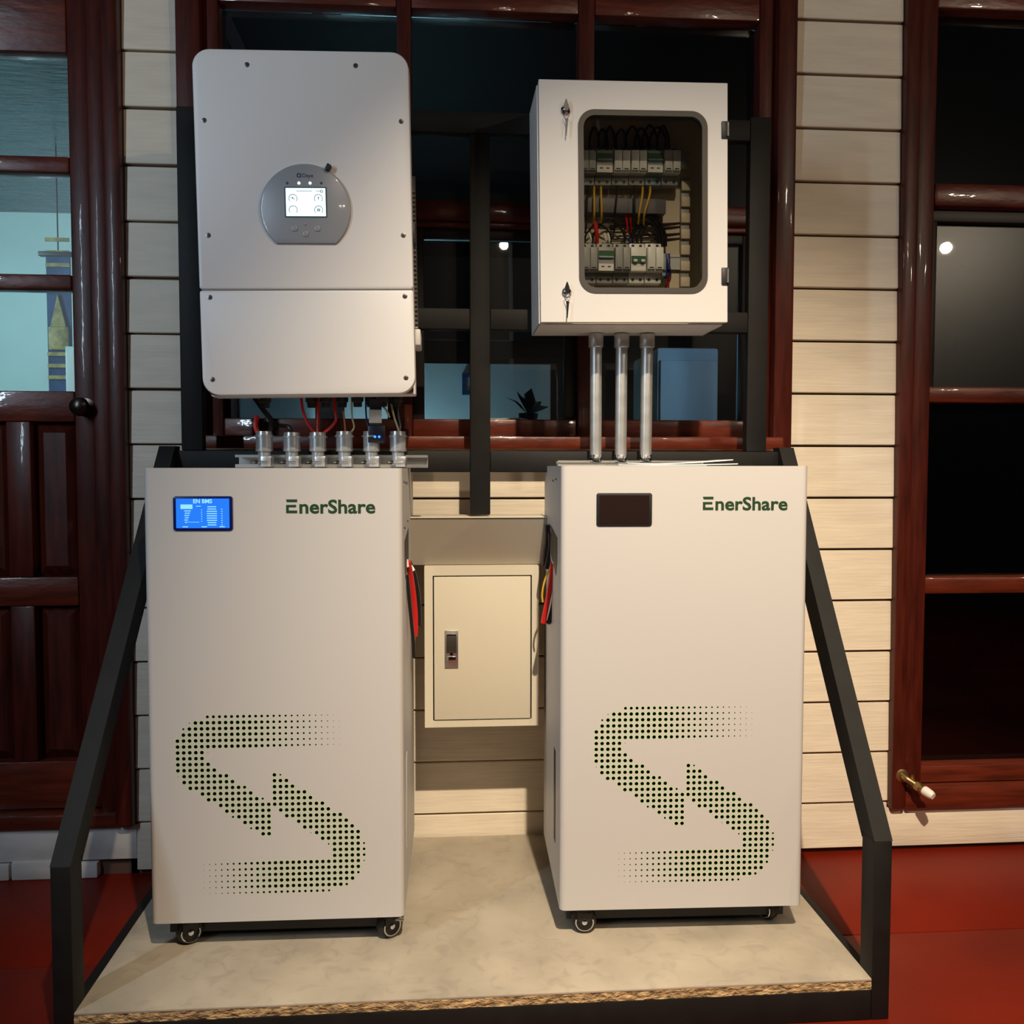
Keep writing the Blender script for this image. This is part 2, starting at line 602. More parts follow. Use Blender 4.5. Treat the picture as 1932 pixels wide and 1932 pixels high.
for x0, x1 in BAYS:
    # upper light
    MT = Matrix.Translation((0, GY, 1.99)) @ Matrix.Rotation(-PT, 4, 'X')
    p = MB().box(x0, x1, -.002, .002, -.24, .24, 0, 1, MT).build('pane', 'glass_clean', win)
    # opening sash: dark stiles and rails around a pane
    s = 0.030
    z0, z1 = 1.188, 1.686
    sash = MB()
    sash.box(x0, x0 + s, 0.028, 0.060, z0, z1, 0.002)
    sash.box(x1 - s, x1, 0.028, 0.060, z0, z1, 0.002)
    sash.box(x0 + s, x1 - s, 0.028, 0.060, z1 - .026, z1, 0.002)
    so = sash.build('sash', 'wood_dark', win)
    MT = Matrix.Translation((0, GY, (z0 + z1) / 2 - .013)) @ Matrix.Rotation(-PT, 4, 'X')
    MB().box(x0 + s, x1 - s, -.002, .002, -(z1 - z0) / 2 + .013, (z1 - z0) / 2 - .013, 0, 1, MT).build('pane', 'glass', so)

# ------------------------------------------------------------------ right-hand window
w2 = E('window_2', 'tall dark red wooden window on the right, four panes high', None, (1.9, 0.02, 0.125), kind='structure')
bar(w2, 'jamb', XR1, 1.262, -0.026, 0.09, 0.125, ZTOP, 0.008)
bar(w2, 'jamb', 1.262, 1.314, -0.012, 0.09, 0.188, ZTOP, 0.008)
bar(w2, 'jamb', 2.52, 2.62, -0.012, 0.09, 0.125, ZTOP, 0.008)
X0, X1 = 1.314, 2.52
bar(w2, 'sill', 1.262, X1, -0.024, 0.09, 0.125, 0.186, 0.006)
bar(w2, 'bottom_rail', X0, X1, 0.0, 0.09, 0.188, 0.236, 0.005)
bar(w2, 'rail', X0, X1, 0.0, 0.09, 0.715, 0.761, 0.006)
bar(w2, 'rail', X0, X1, 0.0, 0.09, 1.239, 1.282, 0.006)
bar(w2, 'transom', X0, X1, -0.008, 0.09, 1.762, 1.826, 0.012)
bar(w2, 'head_rail', X0, X1, 0.0, 0.09, 2.285, 2.36, 0.006)
s2 = MB().box(X0, X1, 0.02, 0.05, 1.730, 1.762, .002)
s2.box(X0, X0 + .026, 0.02, 0.05, 1.282, 1.730, .002)
so = s2.build('sash', 'wood_dark', w2)
for z0, z1, xo in ((0.236, 0.715, 0), (0.761, 1.239, 0), (1.282, 1.730, .026), (1.826, 2.285, 0)):
    MB().box(X0 + xo, X1, GY, GY + .004, z0, z1).build('pane', 'glass_hazy' if xo else 'glass_clean', w2)

# ------------------------------------------------------------------ left door
door = E('door_1', 'dark red panelled wooden door with three glass panes', None, (-1.31, 0.03, 0.135), kind='structure')
bar(door, 'jamb', -0.840, XL0, -0.030, 0.10, 0.135, ZTOP, 0.010)
bar(door, 'jamb', -0.884, -0.840, -0.010, 0.10, 0.135, ZTOP, 0.008)
bar(door, 'jamb', -1.82, -1.74, -0.020, 0.10, 0.135, ZTOP, 0.010)
bar(door, 'threshold', -1.74, -0.840, -0.022, 0.10, 0.135, 0.172, 0.006)
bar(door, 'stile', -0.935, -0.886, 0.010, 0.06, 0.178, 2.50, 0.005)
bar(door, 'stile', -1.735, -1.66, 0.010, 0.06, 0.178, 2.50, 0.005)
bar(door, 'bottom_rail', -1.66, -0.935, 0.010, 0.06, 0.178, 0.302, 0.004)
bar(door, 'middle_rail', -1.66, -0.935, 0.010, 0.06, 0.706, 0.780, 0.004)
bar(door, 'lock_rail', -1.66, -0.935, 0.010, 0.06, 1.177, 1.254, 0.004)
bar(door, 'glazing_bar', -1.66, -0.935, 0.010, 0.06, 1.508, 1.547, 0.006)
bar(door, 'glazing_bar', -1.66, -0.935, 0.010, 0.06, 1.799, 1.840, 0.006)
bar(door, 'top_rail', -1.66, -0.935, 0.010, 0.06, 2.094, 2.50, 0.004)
for z0, z1 in ((0.302, 0.706), (0.780, 1.177)):
    bar(door, 'muntin', -1.105, -1.045, 0.010, 0.06, z0, z1, 0.004)
    bar(door, 'muntin', -1.38, -1.32, 0.010, 0.06, z0, z1, 0.004)
    for x0, x1 in ((-1.045, -0.935), (-1.32, -1.105), (-1.66, -1.38)):
        b = MB()
        bv = 0.028
        n_out = [(x0, .044, z0), (x1, .044, z0), (x1, .044, z1), (x0, .044, z1)]
        n_in = [(x0 + bv, .020, z0 + bv), (x1 - bv, .020, z0 + bv), (x1 - bv, .020, z1 - bv), (x0 + bv, .020, z1 - bv)]
        b.add(n_out + n_in, [(0, 1, 5, 4), (1, 2, 6, 5), (2, 3, 7, 6), (3, 0, 4, 7), (4, 5, 6, 7), (3, 2, 1, 0)])
        b.build('raised_panel', 'wood', door, smooth=False)
for z0, z1 in ((1.254, 1.508), (1.547, 1.799), (1.840, 2.094)):
    MB().box(-1.66, -0.935, 0.034, 0.038, z0, z1).build('pane', 'glass', door)
kn = MB().lathe((-0.905, 0.010, 1.212), (0, -1, 0), [(0, .024), (.004, .024), (.006, .011), (.026, .010), (.032, .019), (.044, .024), (.056, .021), (.062, .010)], 20).build('door_knob', 'knob_metal', door)

# ------------------------------------------------------------------ rooms behind the glass
iw = MB().box(-3.0, -0.80, 2.80, 2.86, 0, 2.45).build('wall_room_back', 'plaster')
tag(iw, 'pale teal room wall seen through the door panes', kind='structure')
ic = MB().box(-3.0, -0.72, 0.11, 2.86, 2.45, 2.50).build('ceiling', 'ceiling_wood')
tag(ic, 'dark glossy room ceiling seen through the door panes', kind='structure')
i1 = MB().box(-0.78, -0.72, 0.11, 2.80, 0, 2.45).build('wall_room_side', 'plaster')
tag(i1, 'pale side wall of the room behind the door', kind='structure')
i2 = MB().box(-3.06, -3.0, 0.11, 2.86, 0, 2.45).build('wall_room_left', 'plaster')
tag(i2, 'pale far left wall of the room behind the door', kind='structure')
i3 = MB().box(-0.60, 0.66, 3.20, 3.25, 0, 1.70).build('wall_hall_back', 'plaster')
tag(i3, 'pale blue-lit hall partition seen through the centre window', kind='structure')
i4 = MB().box(-0.72, 4.0, 4.3, 4.36, 0, 2.6).box(3.94, 4.0, 0.11, 4.3, 0, 2.6).build('wall_hall_end', 'wood_dark')
tag(i4, 'dark timber wall deep inside the house', kind='structure')
i5 = MB().box(-0.72, 4.0, 0.11, 4.36, 2.6, 2.64).build('ceiling_hall', 'wood_dark')
tag(i5, 'dark hall ceiling inside the house', kind='structure')
i6 = MB().box(-3.06, 4.0, 0.11, 4.36, -0.04, 0.0).build('floor_room', 'wood_dark')
tag(i6, 'dark floor inside the house', kind='structure')

# patterned hanging and white cupboard behind the door panes
bn = E('wall_hanging', 'dark blue cloth hanging with gold bands seen through the door panes', 'wall hanging', (-1.74, 1.75, 1.0))
a = P(86, 430, 1.75); c = P(138, 735, 1.75)
MB().box(a.x, c.x, 1.745, 1.755, 1.20, 1.98).build('cloth', 'cloth_blue', bn)
for y in (452, 476, 500, 668, 690, 712):
    q = P(110, y, 1.74)
    MB().box(a.x, c.x, 1.738, 1.745, q.z - .008, q.z + .008).build('gold_band', 'cloth_gold', bn)
q0 = P(88, 660, 1.74); q1 = P(128, 548, 1.74)
orn = MB().box(q0.x + .01, q1.x, 1.734, 1.745, q0.z, q0.z + .10, .004)
orn.prism([(q0.x + .02, q0.z + .10), (q1.x - .01, q0.z + .10), ((q0.x + q1.x) / 2 + .005, q0.z + .24)], 1.734, 1.745)
orn.build('gold_ornament', 'cloth_gold', bn)
MB().box(a.x - .03, c.x + .03, 1.735, 1.765, 1.98, 2.0, .004).cyl(((a.x + c.x) / 2, 1.75, 2.0), ((a.x + c.x) / 2, 1.75, 2.45), .003).build('hanging_rod', 'wood_dark', bn)
cp = E('white_cupboard', 'white cupboard edge beside the blue hanging behind the door', 'cupboard', (-1.45, 1.6, 0.0))
q = P(122, 640, 1.5)
MB().box(q.x, q.x + .30, 1.50, 1.90, 0.0, 1.56, .004).build('carcass', 'plaster', cp)
MB().box(q.x + .008, q.x + .29, 1.485, 1.50, 0.02, 1.54, .004).build('cupboard_door', 'white_coat', cp)

# hall details behind the centre window
pf = E('picture_frame', 'small dark framed picture on the blue-lit hall wall', 'picture', (-0.15, 3.19, 1.35))
a = P(872, 705, 3.18); c = P(905, 745, 3.18)
MB().ring([(a.x + .02, c.z + .02), (c.x - .02, c.z + .02), (c.x - .02, a.z - .02), (a.x + .02, a.z - .02)], [(a.x, c.z), (c.x, c.z), (c.x, a.z), (a.x, a.z)], 3.17, 3.20).build('frame', 'cloth_blue', pf, smooth=False)
MB().box(a.x + .02, c.x - .02, 3.185, 3.20, c.z + .02, a.z - .02).build('picture', 'plaster', pf)
shelf = MB().box(-0.68, 0.80, 0.16, 0.60, 1.138, 1.188, .004)
shelf.box(-0.67, -0.63, 0.18, 0.58, 0.0, 1.138).box(0.74, 0.78, 0.18, 0.58, 0.0, 1.138)
so = shelf.build('console_table', 'wood_dark')
tag(so, 'dark narrow table just inside the centre window', 'table')
for i, (x, y, x2, rz, lab) in enumerate(((-0.08, 0.32, 0.10, 0.2, 'loose white papers on the inside table at the left pane'), (0.19, 0.24, 0.05, -0.5, 'small folded white paper beside the plant indoors'))):
    M_ = Matrix.Translation((x, y, 1.188)) @ Matrix.Rotation(rz, 4, 'Z')
    o = MB().box(-x2, x2, -.10, .10, 0, .006, .001, 1, M_).box(-x2 * .8, x2 * 1.1, -.08, .11, .006, .012, .001, 1, M_ @ Matrix.Rotation(.15, 4, 'Z')).build('paper_stack', 'paper')
    tag(o, lab, 'papers')
pt = E('potted_plant', 'small dark potted plant silhouetted inside the centre window', 'plant', (0.26, 0.40, 1.188))
MB().lathe((0.26, 0.40, 1.188), (0, 0, 1), [(0, .022), (.035, .03), (.04, .03)], 14).build('pot', 'black', pt)
for i, (dx, dz, wd) in enumerate(((-.07, .055, .012), (-.035, .075, .012), (.012, .085, .018), (.045, .045, .014), (-.012, .06, .012), (.07, .03, .013))):
    b = MB()
    s0 = Vector((0.26, 0.40, 1.222)); t0 = s0 + Vector((dx, .01 * i, dz)); md = (s0 + t0) / 2 + Vector((0, 0, .012))
    b.add([s0, md + Vector((wd, 0, -wd * .6)), t0, md - Vector((wd, 0, -wd * .6)), md + Vector((0, .006, .004))], [(0, 1, 4), (1, 2, 4), (2, 3, 4), (3, 0, 4)])
    b.build('leaf', 'leaf', pt)
fr_ = E('pale_cabinet', 'tall pale cabinet glowing blue inside the right window bay', 'cabinet', (0.78, 1.2, 0.0))
a = P(1240, 655, 1.15); c = P(1355, 790, 1.15)
MB().box(a.x, c.x, 1.15, 1.60, 0.0, a.z, .012).build('carcass', 'plaster', fr_)
MB().box(a.x + .01, c.x - .01, 1.135, 1.15, 0.05, a.z - .05, .006).build('cabinet_door', 'plaster', fr_)
o = MB().box(P(1392, 650, .75).x, P(1400, 650, .75).x, .75, .765, 0.0, P(1396, 622, .75).z, .002).build('light_strip_batten', 'plaster')  # added stand-in for a bright vertical strip of light in the glass
tag(o, 'narrow pale batten added in place of a bright strip behind the right bay glass', 'batten')

# ================================================================== STEEL STAND
st = E('steel_stand', 'black welded square-tube steel stand carrying the electrical equipment', 'stand', (0.08, -0.40, 0.0))
SX0, SX1 = -0.700, 0.852
TW = 0.036


def beam(name, x0, x1, y0, y1, z0, z1):
    return MB().box(x0, x1, y0, y1, z0, z1, 0.003).build(name, 'steel_black', st)


# base frame
beam('front_bar', SX0 + TW, SX1 - TW, -0.742, -0.702, 0.0, 0.060)
beam('rear_bar', SX0 + TW, SX1 - TW, -0.080, -0.040, 0.0, 0.060)
beam('side_bar', SX0, SX0 + TW, -0.702, -0.040, 0.0, 0.060)
beam('side_bar', SX1 - TW, SX1, -0.702, -0.040, 0.0, 0.060)
beam('cross_bar', 0.05, 0.09, -0.702, -0.080, 0.0, 0.060)
# short front posts and the long sloping struts behind them
for x0 in (SX0, SX1 - TW):
    beam('front_post', x0, x0 + TW, -0.742, -0.690, 0.0, 0.350)
    b = MB()
    prof = [(-0.742, 0.350), (-0.690, 0.350), (-0.690, 0.338), (-0.198, 1.050), (-0.192, 1.110), (-0.232, 1.110)]
    n = len(prof)
    lean = 0.047 if x0 < 0 else -0.004      # the left strut leans inwards
    vs = [(x0 + e + lean * max(0, z - .35) / .76, y, z) for e in (0, TW) for y, z in prof]
    b.add(vs, [list(range(n)), list(range(n, 2 * n))[::-1]] + [[i, (i + 1) % n, n + (i + 1) % n, n + i] for i in range(n)])
    b.build('sloping_strut', 'steel_black', st, smooth=False)
# upright rack
FY0, FY1 = -0.225, -0.195
beam('lower_rail', SX0 + TW + .046, 0.063, FY0, FY1, 1.050, 1.100)
beam('lower_rail', 0.111, SX1 - TW, FY0, FY1, 1.050, 1.100)
beam('upright', -0.605, -0.556, FY0, FY1, 1.100, 1.882)
beam('upright', 0.733, 0.783, FY0, FY1, 1.100, 1.898)
beam('upright', 0.063, 0.111, FY0, FY1, 0.948, 1.840)
beam('top_rail', -0.556, 0.733, FY0, FY1, 1.840, 1.890)
beam('middle_rail', -0.556, 0.063, FY0, FY1, 1.386, 1.435)
beam('middle_rail', 0.111, 0.733, FY0, FY1, 1.386, 1.435)
beam('rear_leg', -0.45, -0.40, FY0 + .10, FY1 + .10, 0.060, 1.050)
beam('rear_leg', 0.52, 0.57, FY0 + .10, FY1 + .10, 0.060, 1.050)
beam('rear_tie', -0.45, -0.40, FY1, FY1 + .10, 1.050, 1.090)
beam('rear_tie', 0.52, 0.57, FY1, FY1 + .10, 1.050, 1.090)

# chipboard platform top
pb = E('platform_board', 'grey laminated chipboard platform with a raw flaky front edge', 'board', (0.08, -0.38, 0.060))
MB().box(SX0 + TW, SX1 - TW, -0.742, -0.012, 0.0775, 0.082, 0.001).build('laminate_top', 'laminate', pb)
eb = MB()
nseg = 90
xs = [SX0 + TW + (SX1 - SX0 - 2 * TW) * i / nseg for i in range(nseg + 1)]
vs = []
for x in xs:
    vs += [(x, -0.741 + R.uniform(-.0016, .0016), 0.060), (x, -0.741 + R.uniform(-.0022, .0012), 0.068), (x, -0.741 + R.uniform(-.0016, .001), 0.0775), (x, -0.014, 0.0775), (x, -0.014, 0.060)]
fs = []
for i in range(nseg):
    for j in range(5):
        a_, b_ = i * 5 + j, i * 5 + (j + 1) % 5
        fs.append([a_, b_, b_ + 5, a_ + 5])
fs += [[0, 1, 2, 3, 4], [nseg * 5 + j for j in (4, 3, 2, 1, 0)]]
eb.add(vs, fs).build('chipboard_core', 'chip_edge', pb, smooth=False)

# ================================================================== BATTERY CABINETS
DOTS = {}
rows = {0: (5, 29), 1: (2, 29), 2: (1, 29), 3: (1, 29), 4: (0, 29), 5: (0, 29)}
for r, (a, b) in rows.items():
    for i in range(a, b + 1):
        fac = max(0.0, min(1.0, (28.6 - i) / 17.0)) ** 0.8
        if r == 0:
            fac *= 0.82
        DOTS[(i, r)] = fac
for i in range(2, 31):
    for r in range(25, 31):
        DOTS[(i, r)] = max(0.0, min(1.0, (i - 2.4) / 14.0)) ** 0.8 * (0.72 if r == 30 else 1)
solid = {6: [(0, 4)], 7: [(0, 4)], 8: [(0, 5)], 9: [(0, 6)], 10: [(1, 8), (16, 16)], 11: [(1, 9), (16, 18)], 12: [(2, 11), (16, 19)],
         13: [(4, 12), (16, 21)], 14: [(5, 13), (16, 22)], 15: [(7, 24)], 16: [(8, 15), (17, 25)], 17: [(10, 15), (18, 27)], 18: [(11, 15), (20, 28)],
         19: [(13, 15), (21, 29)], 20: [(14, 15), (23, 30)], 21: [(24, 30)], 22: [(26, 30)], 23: [(26, 31)], 24: [(26, 31)]}
for r, sp in solid.items():
    for a, b in sp:
        for i in range(a, b + 1):
            DOTS[(i, r)] = 1.0
for k, v in {(2, 1): .3, (1, 2): .55, (14, 14): .6, (9, 17): .6, (12, 19): .55, (25, 22): .45, (31, 22): .55, (31, 23): .75, (31, 24): .75, (31, 25): .35,
             (5, 6): .2, (0, 10): .2, (17, 10): .5, (22, 20): .25, (30, 27): .7, (28, 29): .7, (25, 30): .6, (11, 12): .85, (5, 0): .8}.items():
    DOTS[k] = v
for k in [(26, 30), (27, 30), (28, 30), (29, 30), (30, 30), (29, 29), (30, 29), (30, 28)]:
    DOTS.pop(k, None)


def perforated(x0, ztop, px_, pz_, rad):
    """flush sheet with the punched S-arrow pattern: real holes, green-edged"""
    b = MB()
    N = 16
    for r in range(-1, 32):
        for i in range(-1, 33):
            cx = x0 + i * px_
            cz = ztop - r * pz_
            f = DOTS.get((i, r), 0)
            hx, hz = px_ / 2, pz_ / 2
            if f < 0.12:
                b.cur = 0
                b.add([(cx - hx, 0, cz - hz), (cx + hx, 0, cz - hz), (cx + hx, 0, cz + hz), (cx - hx, 0, cz + hz)], [(0, 1, 2, 3)])
                continue
            rr = rad * f
            sq, o1, o2, o3 = [], [], [], []
            for t in range(N):
                a = 2 * math.pi * t / N
                ca, sa = math.cos(a), math.sin(a)
                s = 1 / max(abs(ca), abs(sa))
                sq.append((cx + hx * ca * s, 0, cz + hz * sa * s))
                ro = min(rr * 1.38, px_ * .49)
                o1.append((cx + ro * ca, 0, cz + ro * sa))
                o2.append((cx + rr * ca, 0, cz + rr * sa))
                o3.append((cx + rr * ca, .002, cz + rr * sa))
            b.cur = 0
            b.add(sq + o1, [[t, (t + 1) % N, N + (t + 1) % N, N + t] for t in range(N)])
            b.cur = 1
            b.add(o1 + o2, [[t, (t + 1) % N, N + (t + 1) % N, N + t] for t in range(N)])
            b.cur = 2
            b.add(o2 + o3, [[t, (t + 1) % N, N + (t + 1) % N, N + t] for t in range(N)])
    return b


def caster(parent, x, y, h, yawdeg, brake=False):
    """swivel caster: chrome fork, black tyre, hub; local coordinates, top at z=0 plate, wheel down to -h"""
    M_ = Matrix.Translation((x, y, 0)) @ Matrix.Rotation(math.radians(yawdeg), 4, 'Z')
    rw = h * 0.42
    ax = M_.to_3x3() @ Vector((1, 0, 0))
    wz = -h + rw
    co = MB().box(-.026, .026, -.022, .022, -.004, 0, .001, 1, M_).build('caster', 'screw', parent, local=True)
    k = MB().cyl(M_ @ Vector((0, 0, -.004)), M_ @ Vector((0, 0, -.016)), .013, n=14)
    for s in (-1, 1):
        q = [(-.014, -.012), (.014, -.012), (.016, wz + .006), (.006, wz - .006), (-.006, wz - .006), (-.016, wz + .006)]
        vs = [M_ @ Vector((s * .0125, yy, zz)) for yy, zz in q] + [M_ @ Vector((s * .0142, yy, zz)) for yy, zz in q]
        n = len(q)
        k.add(vs, [list(range(n)), list(range(n, 2 * n))[::-1]] + [[i, (i + 1) % n, n + (i + 1) % n, n + i] for i in range(n)])
    k.box(-.0142, .0142, -.016, .016, -.018, -.012, .001, 1, M_)
    k.build('fork', 'black', co, local=True)
    wh = MB().lathe(M_ @ Vector((-.011, 0, wz)), ax, [(0, rw * .72), (.002, rw * .93), (.006, rw), (.016, rw), (.020, rw * .93), (.022, rw * .72)], 24).build('wheel', 'rubber', co, local=True)
    for s in (-1, 1):
        b = MB()
        ring = []
        for i in range(15):
            a = math.radians(-200 + 220 * i / 14)
            ring.append(M_ @ Vector((s * .0150, rw * .70 * math.cos(a), wz + rw * .70 * math.sin(a))))
        b.tube(ring, .0016, 6, 2).build('rim', 'chrome', co, local=True)
    MB().lathe(M_ @ Vector((-.0175, 0, wz)), ax, [(0, .003), (.001, .0055), (.034, .0055), (.035, .003)], 12).build('axle', 'chrome', co, local=True)
    if brake:
        MB().box(.004, .020, .012, .036, -.022, -.017, .002, 1, M_ @ Matrix.Rotation(-.35, 4, 'X')).build('brake_pedal', 'zinc', co, local=True)


def battery_cabinet(label, origin, yaw, w, d, h, s_at, s_pitch, lcd, logo, screen_on, side_vis, wheels):
    """origin: front-left-bottom corner of the sheet-metal body (world), local x right, y back, z up"""
    t = E('battery_cabinet', label, 'battery cabinet', origin, (0, 0, math.radians(yaw)))
    rad = 0.012
    # panel patch limits
    gx0 = s_at[0] - 1.5 * s_pitch[0]; gx1 = s_at[0] + 32.5 * s_pitch[0]
    gz1 = s_at[1] + 1.5 * s_pitch[1]; gz0 = s_at[1] - 31.5 * s_pitch[1]
    plan = [(0.0, d), (0.0, rad)]
    for i in range(1, 8):
        a = math.radians(180 + 90 * i / 8)
        plan.append((rad + rad * math.cos(a), rad + rad * math.sin(a)))
    plan.append((rad, 0.0))
    plan.append((w - rad, 0.0))
    for i in range(1, 8):
        a = math.radians(270 + 90 * i / 8)
        plan.append((w - rad + rad * math.cos(a), rad + rad * math.sin(a)))
    plan += [(w, rad), (w, d)]
    n = len(plan)
    b = MB()
    vs = [(x, y, 0) for x, y in plan] + [(x, y, h) for x, y in plan]
    fi = plan.index((rad, 0.0))
    fs = [[i, (i + 1) % n, n + (i + 1) % n, n + i] for i in range(n) if i != fi]
    fs += [list(range(n))[::-1], list(range(n, 2 * n))]
    for i_, f_ in enumerate(fs):
        if len(f_) > 4 or f_[0] in (0, n - 2, n - 1):
            b.flat.add(i_)
    b.add(vs, fs)
    A = [(rad, 0, 0), (w - rad, 0, 0), (w - rad, 0, h), (rad, 0, h), (gx0, 0, gz0), (gx1, 0, gz0), (gx1, 0, gz1), (gx0, 0, gz1)]
    b.add(A, [(0, 1, 5, 4), (1, 2, 6, 5), (2, 3, 7, 6), (3, 0, 4, 7)])
    body = b.build('cabinet_body', 'cab_coat', t, local=True)
    perforated(s_at[0], s_at[1], s_pitch[0], s_pitch[1], s_pitch[0] * 0.315).build('perforated_panel', ['cab_coat', 'cab_green', 'logo_green'], t, local=True, smooth=False)
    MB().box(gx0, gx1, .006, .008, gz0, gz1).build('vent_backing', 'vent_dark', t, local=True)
    # black tray, deepened to keep the space underneath dark, and casters
    MB().box(.02, w - .02, .055, d - .02, -.046, 0).build('shade_tray', 'black', t, local=True)
    hc = origin[2] - 0.082
    for (x, y, yw, br) in wheels:
        caster(t, x, y, hc, yw, br)
    # display
    x0, x1, z0, z1 = lcd
    bz = MB().prism(rrect(x0, x1, z0, z1, (.005,) * 4, 5), -.0035, .001, .001).build('display', 'lcd_bezel' if screen_on else 'black', t, local=True)
    m = .006
    MB().prism(rrect(x0 + m, x1 - m, z0 + m * .8, z1 - m * .8, (.001,) * 4, 2), -.0042, -.0030).build('display_glass', 'lcd_blue' if screen_on else 'lcd_off', bz, local=True)
    if screen_on:
        sw, sh = x1 - x0, z1 - z0
        tx = text_mesh('display_title', 'EN BMS', .011, 'lcd_blue_text', bz, (x0 + sw * .50, -.0044, z0 + sh * .80), .0002, .0003, 'CENTER')
        MB().box(x0 + sw * .13, x0 + sw * .33, -.0047, -.0043, z0 + sh * .63, z0 + sh * .76).build('display_tile', 'lcd_blue_text', bz, local=True)
        ln = MB()
        for i in range(6):
            zz = z0 + sh * (.56 - i * .066)
            ln.box(x0 + sw * (.19 + .01 * (i % 2)), x0 + sw * (.30 - .012 * i), -.0047, -.0043, zz, zz + .0018)
            ln.box(x0 + sw * .475, x0 + sw * .49, -.0047, -.0043, zz + .002, zz + .0036)
        for i in range(9):
            zz = z0 + sh * (.68 - i * .066)
            ln.box(x0 + sw * (.57 + .012 * (i in (0, 1, 7, 8))), x0 + sw * (.74 - .012 * (i in (0, 1, 7, 8))), -.0047, -.0043, zz, zz + .0018)
            if i:
                ln.box(x0 + sw * .81, x0 + sw * .835, -.0047, -.0043, zz, zz + .0013)
        ln.box(x0 + sw * .39, x0 + sw * .47, -.0047, -.0043, z0 + sh * .70, z0 + sh * .72)
        ln.box(x0 + sw * .25, x0 + sw * .44, -.0047, -.0043, z0 + sh * .24, z0 + sh * .252)
        for a in (.16, .48, .78):
            ln.box(x0 + sw * a, x0 + sw * (a + .09), -.0047, -.0043, z0 + sh * .10, z0 + sh * .125)
        ln.build('display_lines', 'lcd_blue_text', bz, local=True)
    # lettering: an E with a floating top bar, then the rest of the word
    lx, lz, lw, lh = logo
    th = lh * .19
    ew = lh * .80
    e = MB()
    e.prism([(lx + th * .3, lz + lh - th), (lx + ew, lz + lh - th), (lx + ew, lz + lh), (lx, lz + lh)], -.0008, .0005)
    e.prism([(lx, lz), (lx + ew, lz), (lx + ew, lz + th), (lx + th, lz + th), (lx + th, lz + lh * .43), (lx + ew * .9, lz + lh * .43), (lx + ew * .9, lz + lh * .43 + th * .9), (lx, lz + lh * .43 + th * .9)], -.0008, .0005)
    e.build('letter', 'logo_green', t, local=True, smooth=False)
    size = lh / 0.72
    tm = text_mesh('lettering', 'nerShare', size, 'logo_green', t, (0, 0, 0), .0006, size * .022)
    xsm = [v.co.x for v in tm.data.vertices]
    ux0, ux1 = min(xsm), max(xsm)
    tx0, tx1 = lx + ew + lh * .16, lx + lw
    for v in tm.data.vertices:
        v.co.x = tx0 + (v.co.x - ux0) * (tx1 - tx0) / (ux1 - ux0)
        v.co.z += lz
        v.co.y += -.0002
    # side details facing the gap
    sx = w if side_vis == 'R' else 0.0
    sg = 1 if side_vis == 'R' else -1
    zt = h
    pos = [(.06, -.030), (.12, -.032), (.165, -.034), (.07, -.125), (.19, -.118)] if side_vis == 'R' else [(.10, -.030), (.17, -.034)]
    for (yy, dz) in pos:
        MB().lathe((sx - sg * .001, yy, zt + dz), (sg, 0, 0), [(0, .0045), (.002, .004), (.0035, .002)], 10).build('rivet', 'chrome', t, local=True)
    # dark cable cut-out and narrow vent slot in the side sheet
    b = MB()
    cut = [(.075, -.152), (.075, -.205), (.10, -.235), (.22, -.20), (.22, -.135)]
    vs = [(sx - sg * .002, yy, zt + dz) for yy, dz in cut] + [(sx + sg * .0008, yy, zt + dz) for yy, dz in cut]
    nn = len(cut)
    b.add(vs, [list(range(nn)), list(range(nn, 2 * nn))[::-1]] + [[i, (i + 1) % nn, nn + (i + 1) % nn, nn + i] for i in range(nn)])
    b.build('cable_opening', 'black', t, local=True, smooth=False)
    y_s = (.10, .13)
    MB().box(min(sx - sg * .002, sx + sg * .001), max(sx - sg * .002, sx + sg * .001), y_s[0], y_s[1], h * .11, h * .33, .0004).build('side_slot', 'black' if side_vis == 'L' else 'cab_coat', t, local=True)
    return t


def cab_from_pixels(tl, tr, bl, br, Y, yaw):
    a, b_, c, d_ = (P(*q, Y) for q in (tl, tr, bl, br))
    x0 = (a.x + c.x) / 2; x1 = (b_.x + d_.x) / 2
    z1 = (a.z + b_.z) / 2; z0 = (c.z + d_.z) / 2
    return x0, x1, z0, z1


LY = -0.552
lx0, lx1, lz0, lz1 = cab_from_pixels((269.4, 884), (757, 882), (284, 1744), (764, 1726), LY, 0)


def to_local(t_loc, yaw, px_, py_):
    """pixel on a yawed front plane -> (local x, local z)"""
    d = _f + _r * ((px_ - 966) / F_PX) - _u * ((py_ - 966) / F_PX)
    cy, sy = math.cos(math.radians(yaw)), math.sin(math.radians(yaw))
    nrm = Vector((sy, -cy, 0))
    o = Vector(t_loc)
    tt = (o - CAM).dot(nrm) / d.dot(nrm)
    q = CAM + d * tt - o
    return q.x * cy + q.y * sy, q.z


def cab_specs(origin, yaw, s_tl, s_br, lcd_px, logo_px):
    a = to_local(origin, yaw, *s_tl)     # centre of dot column 0 / row 0
    b_ = to_local(origin, yaw, *s_br)    # centre of dot column 31 / row 30
    s_pitch = ((b_[0] - a[0]) / 31, (a[1] - b_[1]) / 30)
    l0 = to_local(origin, yaw, lcd_px[0], lcd_px[3]); l1 = to_local(origin, yaw, lcd_px[2], lcd_px[1])
    g0 = to_local(origin, yaw, logo_px[0], logo_px[3]); g1 = to_local(origin, yaw, logo_px[2], logo_px[1])
    return a, s_pitch, (l0[0], l1[0], l0[1], l1[1]), (g0[0], g0[1], g1[0] - g0[0], g1[1] - g0[1])


